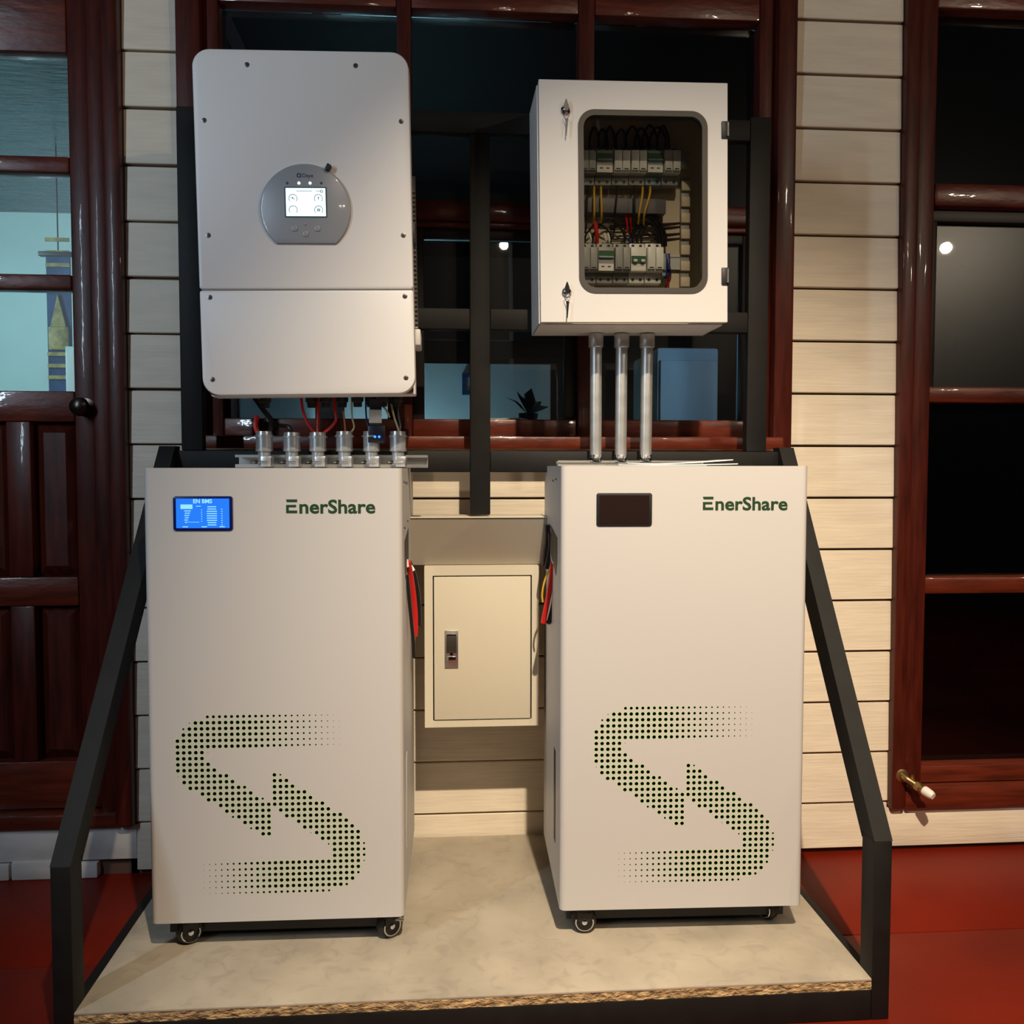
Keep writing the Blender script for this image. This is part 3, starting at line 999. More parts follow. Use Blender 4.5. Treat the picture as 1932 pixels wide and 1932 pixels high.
LO = (lx0, LY, lz0)
LYAW = -0.8
lw_ = to_local(LO, LYAW, 760.5, 1300)[0]
sa, sp, lc, lg = cab_specs(LO, LYAW, (334, 1353.5), (687.5, 1678), (328, 936, 439, 1001), (540, 942, 708, 968))
wl = [(0.062, .045, -62, False), (lw_ - .035, .045, -55, True), (0.06, .36, 20, False), (lw_ - .06, .36, -20, False)]
battery_cabinet('cream battery cabinet on casters with a lit blue display', LO, LYAW, lw_, 0.45, lz1 - lz0, sa, sp, lc, lg, True, 'R', wl)
RY = -0.556
rx0, rx1, rz0, rz1 = cab_from_pixels((1053, 880), (1520, 878), (1062, 1715), (1519, 1705), RY, 0)
RYAW = -1.6
RO = (rx0, RY, rz0)
rw = to_local(RO, RYAW, 1519.5, 1300)[0]
sa, sp, lc, lg = cab_specs(RO, RYAW, (1125.4, 1337), (1457.0, 1658), (1125, 930, 1230, 992), (1326, 937, 1486, 962))
wr = [(0.055, .035, 88, False), (rw - .05, .07, 35, False), (0.06, .33, 20, False), (rw - .06, .33, -20, False)]
battery_cabinet('cream battery cabinet on casters with a dark unlit display', RO, RYAW, rw, 0.40, rz1 - rz0, sa, sp, lc, lg, False, 'L', wr)

# ================================================================== INVERTER
IY = -0.500
IA = math.radians(1.0)
ib = P(585, 744, IY)
inv = E('wall_inverter', 'white wall-mounted inverter with a round grey display panel', 'inverter', (ib.x, IY, ib.z), (0, -IA, 0))
iM = MW[inv].inverted()


def IL(x, y):
    q = iM @ P(x, y, IY)
    return q.x, q.z


iw_, ih_ = 0.427, 0.684
hw = iw_ / 2
zs = IL(580, 546)[1]
MB().prism(rrect(-hw, hw, zs + .0012, ih_, (.005, .005, .034, .034)), 0, .030, .004).build('upper_cover', 'white_coat', inv, local=True)
MB().prism(rrect(-hw, hw, 0, zs - .0012, (.034, .034, .005, .005)), 0, .030, .004).build('lower_cover', 'white_coat', inv, local=True)
MB().box(-hw + .006, hw - .006, .030, .060, .004, ih_ - .004, .004).build('seal_frame', 'screw', inv, local=True)
b = MB()
b.box(-hw + .001, hw - .001, .060, .115, .002, ih_ - .002, .004)
b.box(-hw + .006, hw - .006, .115, .255, .03, ih_ - .075, .006)
b.build('housing', 'white_coat', inv, local=True)
for sx in (-1, 1):
    b = MB()
    x = sx * (hw - .003)
    for k in range(34):
        M_ = Matrix.Translation((x, .17, .15 + k * .0098)) @ Matrix.Rotation(.6, 4, 'X')
        b.box(-.007, .007, -.045, .055, -.0016, .0016, 0, 1, M_)
    b.build('side_grille', 'galv', inv, local=True, kind='stuff')
MB().box(hw - .004, hw + .010, .125, .235, .115, .15, .003).build('side_bracket', 'white_coat', inv, local=True)
MB().box(hw - .003, hw + .004, .075, .105, ih_ * .47, ih_ * .53, .001).build('side_switch', 'black', inv, local=True)
MB().box(-.18, .18, .255, .274, .30, .665, .004).build('mounting_bracket', 'galv', inv, local=True)
for q in ((466, 122), (671, 124), (385, 227), (757, 229), (393, 444), (761, 444), (396, 561), (764, 559), (401, 716), (766, 713)):
    x, z = IL(*q)
    so = MB().lathe((x, .0008, z), (0, -1, 0), [(0, .0052), (.0008, .0052), (.0012, .0034)], 14).build('cover_screw', 'screw', inv, local=True)
    MB().cyl((x, -.0004, z), (x, -.0006, z), .0022, n=6).build('screw_socket', 'black', so, local=True)
# round panel, flat at the bottom
c0 = IL(577, 396)
rad = (IL(663, 396)[0] - IL(491, 396)[0]) / 2
zb = IL(577, 461)[1] - c0[1]
th = math.asin(zb / rad)
poly = []
for i in range(49):
    a = th + (math.pi - 2 * th) * i / 48
    poly.append((c0[0] + rad * math.cos(a), c0[1] + rad * math.sin(a)))
bz = MB().prism(poly, -.007, .001, .005).build('display_panel', 'bezel', inv, local=True)
a = IL(540, 357); c = IL(616, 410)
MB().prism(rrect(a[0] - .0025, c[0] + .0025, c[1] - .0025, a[1] + .0025, (.002,) * 4, 3), -.0078, -.006).build('screen_border', 'lcd_ink', bz, local=True)
scr = MB().prism(rrect(a[0], c[0], c[1], a[1], (.0005,) * 4, 1), -.0082, -.0075).build('screen', 'lcd_white', bz, local=True)
sw, sh = c[0] - a[0], a[1] - c[1]
SY0, SY1 = -.0086, -.0081


def dial(cx, cz, r, full, name='dial'):
    b = MB()
    n = 22
    p0, p1 = math.radians(-40), math.radians(220)
    pin, pout = [], []
    for i in range(n + 1):
        t = p0 + (p1 - p0) * i / n
        pin.append((cx + (r - .0011) * math.cos(t), cz + (r - .0011) * math.sin(t)))
        pout.append((cx + r * math.cos(t), cz + r * math.sin(t)))
    for i in range(n):
        b.prism([pin[i], pout[i], pout[i + 1], pin[i + 1]], SY0, SY1)
    if full == 1:
        b.lathe((cx - .001, SY1, cz + .001), (0, -1, 0), [(0, .0016), (.0004, .0016)], 10)
        b.lathe((cx + .002, SY1, cz - .001), (0, -1, 0), [(0, .0011), (.0004, .0011)], 10)
    if full == 2:
        b.box(cx - .0005, cx + .0005, SY0, SY1, cz - .003, cz + .003)
        b.prism([(cx - .002, cz + .001), (cx + .002, cz + .001), (cx, cz + .0035)], SY0, SY1)
    if full == 3:
        b.ring(rrect(cx - .0012, cx + .0012, cz - .0012, cz + .0012, (.0004,) * 4, 2), rrect(cx - .0028, cx + .0028, cz - .0026, cz + .0026, (.0012,) * 4, 2), SY0, SY1)
    b.build(name, 'lcd_ink', scr, local=True, smooth=False)


dial(a[0] + sw * .18, c[1] + sh * .63, sh * .155, 1)
dial(a[0] + sw * .82, c[1] + sh * .63, sh * .155, 2)
dial(a[0] + sw * .18, c[1] + sh * .22, sh * .155, 0)
dial(a[0] + sw * .82, c[1] + sh * .22, sh * .155, 3)
b = MB().box(a[0] + sw * .27, a[0] + sw * .67, SY0, SY1, c[1] + sh * .885, c[1] + sh * .90)
b.box(a[0] + sw * .76, a[0] + sw * .87, SY0, SY1, c[1] + sh * .885, c[1] + sh * .90)
b.ring(rrect(a[0] + sw * .885, a[0] + sw * .925, c[1] + sh * .862, c[1] + sh * .92, (.001,) * 4, 3), rrect(a[0] + sw * .87, a[0] + sw * .94, c[1] + sh * .84, c[1] + sh * .94, (.002,) * 4, 3), SY0, SY1)
b.build('status_line', 'lcd_ink', scr, local=True, smooth=False)
for k, xx in enumerate((543, 565, 586, 607)):
    x, z = IL(xx, 347.5)
    MB().lathe((x, -.0065, z), (0, -1, 0), [(0, .0028), (.0008, .0028), (.0014, .0018)], 12).build('indicator_light', 'led_white' if k in (1, 2) else 'logo_blue', bz, local=True)
for xx, yy in ((557, 433), (578, 443), (600, 433), (577, 425)):
    x, z = IL(xx, yy)
    s = .0058 if (xx, yy) != (577, 425) else .0022
    MB().prism(rrect(x - s, x + s, z - s, z + s, (s * .7,) * 4, 4), -.0086, -.006, .001).build('push_button', 'bezel', bz, local=True)
x, z = IL(565, 333)
s = .0042
MB().ring(rrect(x - s * .5, x + s * .5, z - s * .5, z + s * .5, (.001,) * 4, 3), rrect(x - s, x + s, z - s, z + s, (.002,) * 4, 3), -.0076, -.0065).build('maker_emblem', 'logo_blue', bz, local=True)
text_mesh('maker_name', 'Deye', .0105, 'logo_blue', bz, (x + .0058, -.0072, z - .0036), .0003, .0001)
x, z = IL(620, 319)
M_ = Matrix.Translation((x, -.006, z)) @ Matrix.Rotation(math.radians(28), 4, 'Y')
MB().box(-.0045, .0045, -.008, .007, -.007, .007, .0018, 2, M_).build('toggle_switch', 'black', bz, local=True)
# sockets along the underside
for i, xx in enumerate((478, 570, 600, 632, 664, 690, 715, 742)):
    x, z = IL(xx, 744)
    MB().lathe((x, .12 + .012 * (i % 2), .004), (0, 0, -1), [(0, .013), (.010, .013), (.012, .010), (.022, .009)], 12).build('cable_gland', 'black', inv, local=True)

# ================================================================== DISTRIBUTION BOX
BY = -0.405
BA = math.radians(0.7)
bb = P(1198, 607.5, BY)
bx = E('distribution_box', 'white steel distribution box with a clear window door full of breakers', 'electrical box', (bb.x, BY, bb.z), (0, -BA, 0))
bM = MW[bx].inverted()


def BL(x, y, Y=BY):
    q = bM @ P(x, y, Y)
    return q.x, q.z


bw, bh, bd = 0.413, 0.515, 0.178
h2 = bw / 2
body = MB()
t_ = .0025
body.box(-h2 - .003, -h2 + t_ - .003, .016, bd, -.004, bh - .004)
body.box(h2 - t_ - .004, h2 - .004, .016, bd, -.004, bh - .004)
body.box(-h2 - .003, h2 - .004, .016, bd, -.004, -.004 + t_)
body.box(-h2 - .003, h2 - .004, .016, bd, bh - .004 - t_, bh - .004)
body.box(-h2 - .003, h2 - .004, bd - t_, bd, -.004, bh - .004)
body.build('box_body', 'box_coat', bx, local=True, smooth=False)
wx0, wz1 = BL(1090, 206); wx1, wz0 = BL(1335, 554)
inner = rrect(wx0, wx1, wz0, wz1, (.036,) * 4, 8)
outer = rect_loop_for(-h2, h2, 0, bh, 8)
dr = MB().ring(inner, outer, 0, .015).build('box_door', 'box_coat', bx, local=True, smooth=False)
gi = rrect(wx0 + .012, wx1 - .012, wz0 + .012, wz1 - .012, (.026,) * 4, 8)
MB().ring(gi, inner, -.0022, .014).build('gasket', 'gasket', dr, local=True)
MB().prism(gi, .004, .006).build('window_pane', 'glass_clear', dr, local=True)
MB().box(-h2 + .012, h2 - .012, bd - .012, bd - .006, .012, bh - .02).build('back_plate', 'backplate', bx, local=True)
for (xx, yy) in ((1067, 208), (1069, 551)):
    x, z = BL(xx, yy)
    lk = MB().lathe((x, 0, z), (0, -1, 0), [(0, .0105), (.004, .0105), (.0055, .009), (.009, .006), (.010, .004)], 18).build('lock', 'chrome', dr, local=True)
    k = MB().prism([(x - .0045, z - .004), (x + .0045, z - .004), (x + .0052, z + .008), (x + .001, z + .020), (x - .001, z + .020), (x - .0052, z + .008)], -.0105, -.0088)
    k.build('key', 'chrome', lk, local=True, smooth=False)
    b = MB().tube([(x, -.010, z - .006), (x - .006, -.010, z - .014), (x, -.010, z - .022), (x + .006, -.010, z - .014), (x, -.010, z - .006)], .0007, 6)
    b.build('key_ring', 'chrome', lk, local=True)
    MB().prism([(x - .003, z - .022), (x + .004, z - .022), (x + .003, z - .034), (x + .0005, z - .058), (x - .002, z - .056), (x - .001, z - .034)], -.0105, -.0090).build('spare_key', 'chrome', lk, local=True, smooth=False)
for ya, yb in ((229, 262), (505, 538)):
    x0, z1 = BL(1361, ya); x1, z0 = BL(1375, yb)
    hg = MB().box(x0, h2 + .004, -.004, .016, z0, z1, .002).build('hinge', 'black', dr, local=True)
    MB().cyl((h2 - .001, -.006, z0 + .004), (h2 - .001, -.006, z1 - .004), .003, n=10).build('hinge_pin', 'screw', hg, local=True)
for z in (bh * .36, bh * .76):
    pass

NY = -0.300     # front of the breaker noses
RYB = BY + bd - .012   # face of the back plate (world y)


def din(y0, y1, xa, xb):
    z1 = P(1200, y0, RYB).z; z0 = P(1200, y1, RYB).z
    zc = (z0 + z1) / 2
    x0 = P(xa, 400, RYB).x; x1 = P(xb, 400, RYB).x
    b = MB().box(x0, x1, RYB - .008, RYB - .0005, zc - .0125, zc + .0125).box(x0, x1, RYB - .010, RYB - .008, zc - .0175, zc - .0115).box(x0, x1, RYB - .010, RYB - .008, zc + .0115, zc + .0175)
    o = b.build('din_rail', 'galv', smooth=False)
    return o


tag(din(288, 322, 1098, 1298), 'steel mounting rail behind the upper row of breakers', 'rail')
tag(din(478, 512, 1098, 1300), 'steel mounting rail behind the lower row of breakers', 'rail')


def breaker(kind, xa, xb, ya, yb, label, group, style):
    """multi-module breaker between photo columns xa..xb, from terminal row ya to terminal row yb"""
    p0 = P(xa, yb, NY + .022); p1 = P(xb, ya, NY + .022)
    x0, x1, z0, z1 = p0.x + .0006, p1.x - .0006, p0.z, p1.z
    H = z1 - z0
    t = E(kind, label, 'circuit breaker' if kind == 'circuit_breaker' else 'surge protector', ((x0 + x1) / 2, RYB - .010, z0), group=group)
    base, nose, sw_ = style
    MB().box(x0, x1, NY + .022, RYB - .0105, z0, z1, .001).build('housing', base, t)
    nz0, nz1 = z0 + H * .25, z1 - H * .14
    MB().box(x0, x1, NY, NY + .022, nz0, nz1, .001).build('nose', nose, t)
    nmod = max(1, round((x1 - x0) / .0185))
    mw = (x1 - x0) / nmod
    if sw_ == 'toggle':
        zz = nz0 + (nz1 - nz0) * .48
        bd_ = MB().box(x0 + .001, x1 - .001, NY - .0012, NY + .001, zz - .009, zz + .008).build('switch_band', 'breaker_green', t)
        for k in range(nmod):
            cx = x0 + mw * (k + .5)
            MB().box(cx - .0045, cx + .0045, NY - .010, NY, zz - .007, zz - .001, .0015).build('toggle', 'breaker_white', bd_)
        MB().box(x0 + .002, x1 - .002, NY - .0006, NY + .001, nz0 + .002, nz0 + .010).build('rating_plate', 'white_label', t)
    elif sw_ == 'band':
        zz = nz0 + (nz1 - nz0) * .70
        MB().box(x0 + .001, x1 - .001, NY - .0012, NY + .001, zz - .004, zz + .008).build('switch_band', 'breaker_green', t)
        MB().box(x0 + .001, x1 - .001, NY - .006, NY, zz - .0095, zz - .005, .0012).build('toggle', 'breaker_teal', t)
        pb_ = MB().box(x0 + .001, x1 - .001, NY - .0012, NY + .001, nz0 + .001, nz0 + .017).build('rating_plate', 'white_label', t)
        b = MB()
        for k in range(2):
            cx = x0 + (x1 - x0) * (.3 + .4 * k)
            b.box(cx - .004, cx + .003, NY - .0016, NY - .001, nz0 + .009, nz0 + .0115)
        b.build('print', 'black', pb_)
    else:
        for k in range(nmod):
            cx = x0 + mw * (k + .5)
            mo = MB().box(cx - mw * .46, cx + mw * .46, NY - .006, NY, nz0 + .004, nz1 - .002, .001).build('cartridge', nose, t)
            MB().box(cx - .005, cx + .005, NY - .0066, NY - .0058, nz0 + .006, nz0 + .0085).build('status_window', 'black', mo)
    for k in range(nmod):
        cx = x0 + mw * (k + .5)
        for zz in (z0 + H * .085, z1 - H * .06):
            MB().cyl((cx, NY + .0226, zz), (cx, NY + .0214, zz), .0035, n=12).build('terminal_screw', 'black', t)
    return t


UP = 'breakers and arresters in the upper row'
LOW = 'breakers and arresters in the lower row'
G, Wt, T = 'breaker_grey', 'breaker_white', 'breaker_teal'
for kind, xa, xb, lab, sty in (
        ('circuit_breaker', 1093, 1122, 'grey breaker at the left end of the upper row', (G, G, 'plain')),
        ('circuit_breaker', 1122, 1154, 'grey breaker with green band second from left, upper row', (G, G, 'band')),
        ('surge_protector', 1154, 1186, 'light grey surge protector third from left, upper row', (G, Wt, 'plain')),
        ('circuit_breaker', 1186, 1217, 'pale two-pole breaker fourth from left, upper row', (G, Wt, 'plain')),
        ('circuit_breaker', 1217, 1248, 'teal-grey breaker with green band fifth from left, upper row', (T, T, 'band')),
        ('surge_protector', 1248, 1280, 'light grey surge protector at the right end, upper row', (G, Wt, 'plain'))):
    breaker(kind, xa, xb, 280, 349, lab, UP, sty)
for kind, xa, xb, lab, sty in (
        ('circuit_breaker', 1095, 1125, 'grey breaker at the left end of the lower row', (G, G, 'plain')),
        ('circuit_breaker', 1125, 1156, 'grey breaker with green band second from left, lower row', (G, G, 'band')),
        ('surge_protector', 1156, 1186, 'grey surge protector third from left, lower row', (G, G, 'plain')),
        ('circuit_breaker', 1186, 1216, 'bright white breaker with green switch band, lower row', (Wt, Wt, 'toggle')),
        ('surge_protector', 1216, 1248, 'white surge protector right of the white breaker, lower row', (Wt, Wt, 'plain'))):
    breaker(kind, xa, xb, 460, 534, lab, LOW, sty)
# terminal blocks at the right end of the lower row
for k, (xa, m_) in enumerate(((1249, T), (1257, 'blue_cable'))):
    p0 = P(xa, 520, NY + .02); p1 = P(xa + 8, 478, NY + .02)
    o = MB().box(p0.x, p1.x - .0006, NY + .02, RYB - .0105, p0.z, p1.z, .001).box(p0.x + .001, p1.x - .002, NY + .012, NY + .02, p0.z + .012, p1.z - .012, .001).build('terminal_block', m_)
    tag(o, ('teal' if k == 0 else 'dark blue') + ' rail terminal block at the right end of the lower row', 'terminal block', 'rail terminal blocks')

# slotted wiring duct across the middle and up the right side
dz1 = P(1200, 376, RYB - .04).z; dz0 = P(1200, 402, RYB - .04).z
dx0 = P(1102, 390, RYB - .02).x; dx1 = P(1252, 390, RYB - .02).x
d = E('wiring_duct', 'grey horizontal wiring duct between the two breaker rows', 'wiring duct', ((dx0 + dx1) / 2, RYB, dz0))
MB().box(dx0, dx1, RYB - .040, RYB - .001, dz0, dz1, .001).build('duct_body', 'duct_grey', d)
MB().box(dx0, dx1, RYB - .043, RYB - .0405, dz0 - .001, dz1 + .001, .0008).build('duct_cover', 'duct_grey', d)
vx0 = P(1286, 450, RYB - .02).x; vx1 = P(1302, 450, RYB - .02).x
vz0 = P(1290, 545, RYB - .02).z; vz1 = P(1290, 333, RYB - .02).z
d = E('wiring_duct', 'beige upright slotted wiring duct at the right inside the box', 'wiring duct', ((vx0 + vx1) / 2, RYB, vz0))
MB().box(vx0, vx1, RYB - .012, RYB - .001, vz0, vz1, .001).build('duct_body', 'breaker_grey', d)
for k in range(7):
    zz = vz0 + (vz1 - vz0) * (k + .15) / 7
    MB().box(vx0 - .001, vx1 + .001, RYB - .020, RYB - .012, zz, zz + (vz1 - vz0) / 7 * .6, .001).build('duct_tooth', 'backplate', d)


ORD = ('first', 'second', 'third', 'fourth', 'fifth', 'sixth', 'seventh', 'eighth', 'ninth', 'tenth', 'eleventh')
SEEN = {}


def wire(pts, r, m_, label, group, name='wire'):
    if group:
        k = SEEN.get(group, 0)
        SEEN[group] = k + 1
        label = ORD[k] + (' from top: ' if 'sideways' in group else ' from left: ') + label
    o = MB().tube([P(x, y, Y) for x, y, Y in pts], r, 7).build(name, m_)
    tag(o, label, 'wire', group)
    return o


yw = NY + .045
LB = 'dark wire loop arching over the upper breaker row'
for xa, xb, ht in ((1112, 1130, 240), (1128, 1146, 244), (1142, 1160, 238), (1162, 1182, 244), (1180, 1206, 238), (1198, 1222, 242), (1212, 1240, 236), (1226, 1256, 240), (1240, 1262, 237)):
    wire([(xa, 284, yw), (xa + 1, 258, yw + .01), ((xa + xb) / 2, ht, yw + .015), (xb - 1, 258, yw + .01), (xb, 284, yw)], .0026, 'brown_cable', LB, 'wire loops over the upper row')
for k, (x0, x1) in enumerate(((1121, 1121), (1134, 1135), (1212, 1206), (1226, 1216))):
    wire([(x0, 345, yw), (x0, 366, yw - .040), (x1, 402, yw - .042), (x1 - 2, 424, yw - .010)], .0026, 'yellow_cable', 'yellow wire dropping from the upper breaker row', 'yellow wires between the rows')
for x0, x1 in ((1108, 1106), (1197, 1197), (1164, 1160)):
    wire([(x0, 347, yw), (x0, 366, yw - .040), (x1, 406, yw - .040), (x1, 424, yw - .012), (x1 - 2, 440, yw)], .0024, 'black_cable', 'thin black wire running straight down from the upper row', 'black wires between the rows')
for x0 in (1182, 1190):
    wire([(x0 - 6, 392, yw - .012), (x0, 415, yw - .012), (x0 + 2, 440, yw)], .0024, 'red_cable', 'thin red wire crossing below the grey duct', 'red wires between the rows')
wire([(1122, 418, yw - .014), (1126, 440, yw - .016), (1126, 462, yw)], .0048, 'red_cable', 'thick bright red wire entering the lower breaker row', None)
LBL = 'dark wire arching above the lower breaker row'
for xa, xb, ht, rr in ((1104, 1152, 424, .0022), (1118, 1178, 416, .0026), (1190, 1244, 418, .0036), (1194, 1250, 412, .0036), (1202, 1256, 410, .0034), (1210, 1240, 428, .0026)):
    wire([(xa, 463, yw), (xa + 2, 442, yw - .004), ((xa * .6 + xb * .4), ht, yw - .014), ((xa * .3 + xb * .7), ht + 2, yw - .014), (xb - 1, 442, yw - .006), (xb, 465, yw)], rr, 'black_cable', LBL, 'wire arches over the lower row')
for y0 in (420, 427, 440, 449):
    wire([(1150, y0 + 6, yw + .008), (1210, y0 + 4, yw + .008), (1260, y0 + 2, yw + .012), (1292, y0, yw + .016)], .0022, 'brown_cable', 'dark wire running sideways into the beige upright duct', 'sideways wires in the box')
for x0 in (1112, 1140, 1147):
    wire([(x0, 440, yw - .008), (x0 + 3, 452, yw - .012), (x0 + 2, 464, yw)], .0022, 'white_label', 'short pale wire end above the lower row', 'pale wire ends in the box')
wire([(1188, 446, yw), (1190, 456, yw - .004), (1192, 466, yw)], .0030, 'blue_cable', 'dark blue wire entering the white breaker', None)
wire([(1250, 470, yw - .01), (1262, 500, yw - .01), (1264, 525, yw - .008), (1256, 543, yw)], .0028, 'black_cable', 'black wire curling down past the terminal blocks', None)
wire([(1258, 505, yw - .01), (1262, 525, yw - .01), (1258, 544, yw)], .0026, 'red_cable', 'short dark red wire below the terminal blocks', None)

# ================================================================== CONDUITS UNDER THE DISTRIBUTION BOX
CY = -0.268
for k, (xt, xb_) in enumerate(((1124.5, 1124), (1173, 1171), (1221, 1218))):
    pt_ = P(xt, 640, CY); pbm = P(xb_, 866, CY)
    zt = bb.z - .006
    labs = ('leftmost of three steel conduits below the distribution box', 'middle of three steel conduits below the distribution box', 'rightmost of three steel conduits below the distribution box')
    t = E('steel_conduit', labs[k], 'conduit', (pbm.x, CY, pbm.z), group='steel conduits under the box')
    MB().cyl((pbm.x, CY, pbm.z), (pt_.x, CY, zt), .0138, n=24).build('pipe', 'zinc', t)
    MB().lathe((pt_.x, CY, zt), (0, 0, -1), [(0, .0165), (.002, .0175), (.030, .0175), (.032, .0162)], 24).build('coupling', 'zinc', t)
    MB().lathe((pbm.x, CY, pbm.z - .008), (0, 0, 1), [(0, .012), (.003, .019), (.007, .019), (.010, .015), (.018, .0155)], 20).build('lock_nut', 'chrome', t)


def channel(x0, x1, yc, z0, wd, ht, label):
    """galvanised C-section strut"""
    t = .0022
    b = MB()
    b.box(x0, x1, yc + wd / 2 - t, yc + wd / 2, z0, z0 + ht)
    b.box(x0, x1, yc - wd / 2, yc + wd / 2 - t, z0, z0 + t)
    b.box(x0, x1, yc - wd / 2, yc + wd / 2 - t, z0 + ht - t, z0 + ht)
    b.box(x0, x1, yc - wd / 2, yc - wd / 2 + t, z0 + t, z0 + ht * .26)
    b.box(x0, x1, yc - wd / 2, yc - wd / 2 + t, z0 + ht * .80, z0 + ht - t)
    o = b.build('strut_channel', 'galv', smooth=False)
    tag(o, label, 'channel')


SY_ = -0.350
zch = lz1 + .001
channel(P(444, 870, SY_).x, P(807, 870, SY_).x, SY_ + .018, zch, .040, .028, 'galvanised channel on the blue-display cabinet under the conduit stubs')
channel(P(1051, 870, CY).x, P(1330, 870, CY).x, CY + .0, rz1 + .001, .030, .012, 'galvanised channel lying on the dark-display cabinet')

# conduit stubs with couplings and clamps on the left channel
STY = SY_ - .016
for k, xx in enumerate((499, 551, 600, 650, 701, 751)):
    q = P(xx, 868, STY)
    zt = P(xx, 814 + (k in (1, 2)) * 2, STY).z
    zn = P(xx, 852, STY).z
    ords = ('first', 'second', 'third', 'fourth', 'fifth', 'sixth')
    t = E('conduit_stub', ords[k] + ' chrome conduit stub from the left under the inverter', 'conduit', (q.x, STY, zch + .030), group='conduit stubs under the inverter')
    MB().cyl((q.x, STY, zch + .006), (q.x, STY, zn + .004), .0140, n=22).build('pipe', 'stub_steel', t)
    MB().lathe((q.x, STY, zn), (0, 0, 1), [(0, .0150), (.001, .0188), (.006, .0188), (.007, .0180), ((zt - zn) * .70, .0180), ((zt - zn) * .72, .0208), ((zt - zn) * .80, .0208), ((zt - zn) * .82, .0178), (zt - zn, .0172), (zt - zn, .014), ((zt - zn) * .8, .013)], 22).build('coupling', 'stub_steel', t)
    c_ = MB().box(q.x - .004, q.x + .019, STY - .020, STY - .0175, zch + .002, zch + .024, .0008).box(q.x + .0165, q.x + .019, STY - .02, STY + .01, zch + .002, zch + .024, .0008)
    co = c_.build('clamp', 'stub_steel', t)
    zc = zch + .012
    MB().cyl((q.x - .020, STY - .024, zc), (q.x + .012, STY - .024, zc), .0016, n=8).lathe((q.x - .012, STY - .0175, zc), (0, -1, 0), [(0, .004), (.008, .004)], 8).build('clamp_screw', 'chrome', co)

# cables between inverter and stubs
wl_ = [
    ('red_cable', .0058, [(485, 785, -.36), (482, 800, -.365), (486, 815, -.366), (494, 822, -.366)], 'thick red battery cable over the leftmost conduit stub', None),
    ('black_cable', .0058, [(480, 750, -.34), (498, 775, -.35), (512, 795, -.366), (508, 820, -.366)], 'thick black cable dropping to the leftmost conduit stub', None),
    ('black_cable', .0050, [(500, 790, -.34), (525, 802, -.35), (545, 806, -.366), (551, 822, -.366)], 'black cable bending over to the second conduit stub', None),
    ('red_cable', .0032, [(568, 748, -.36), (571, 772, -.362), (580, 798, -.366), (594, 818, -.366)], 'red wire curving into the third conduit stub', None),
    ('red_cable', .0032, [(599, 748, -.36), (600, 785, -.36), (599, 820, -.366)], 'straight red wire into the third conduit stub', None),
    ('red_cable', .0032, [(630, 748, -.36), (632, 775, -.36), (634, 792, -.362), (624, 806, -.364), (606, 820, -.366)], 'red wire hooking back from the fourth to the third stub', None),
    ('orange_cable', .0020, [(647, 775, -.36), (650, 795, -.362), (652, 820, -.366)], 'thin orange wire into the fourth conduit stub', None),
    ('cream_cable', .0020, [(664, 748, -.36), (664, 785, -.36), (668, 806, -.364), (658, 820, -.366)], 'thin pale wire beside the fourth conduit stub', None),
    ('blue_cable', .0020, [(690, 748, -.36), (691, 785, -.362), (698, 820, -.366)], 'thin dark blue wire into the fifth conduit stub', None),
    ('cream_cable', .0022, [(706, 765, -.37), (722, 767, -.37), (730, 776, -.37), (735, 788, -.37)], 'short cream wire arching right of the plugged stick', None),
    ('cream_cable', .0022, [(738, 762, -.36), (744, 788, -.362), (751, 808, -.366), (754, 822, -.366)], 'cream wire running down into the sixth conduit stub', None),
    ('black_cable', .0026, [(748, 748, -.36), (752, 785, -.362), (756, 806, -.364), (750, 824, -.366)], 'black wire running down into the sixth conduit stub', None),
]
for m_, r_, pts, lab, g in wl_:
    wire(pts, r_, m_, lab, g, 'cable')

# data logger stick with two blue lights
dp = -0.385
q0 = P(694, 836, dp); q1 = P(726, 770, dp)
dg_ = E('logger_stick', 'dark plug-in data stick with two glowing blue lights and white sticker', 'data stick', ((q0.x + q1.x) / 2, dp + .01, q0.z))
zm = P(710, 802, dp).z
MB().box(q0.x, q1.x, dp, dp + .020, q0.z, zm, .003).box(q0.x + .004, q1.x - .008, dp, dp + .020, zm, q1.z + .02, .002).build('stick_body', 'dongle', dg_)
a = P(696, 798, dp - .001); c = P(720, 773, dp - .001)
MB().box(a.x, c.x, dp - .0012, dp + .0005, a.z, c.z, .0004).build('sticker', 'sticker', dg_)
for xx in (707.5, 715.5):
    q = P(xx, 824, dp)
    MB().lathe((q.x, dp + .0005, q.z), (0, -1, 0), [(0, .0027), (.0012, .0027), (.002, .0015)], 12).build('blue_light', 'led_blue', dg_)

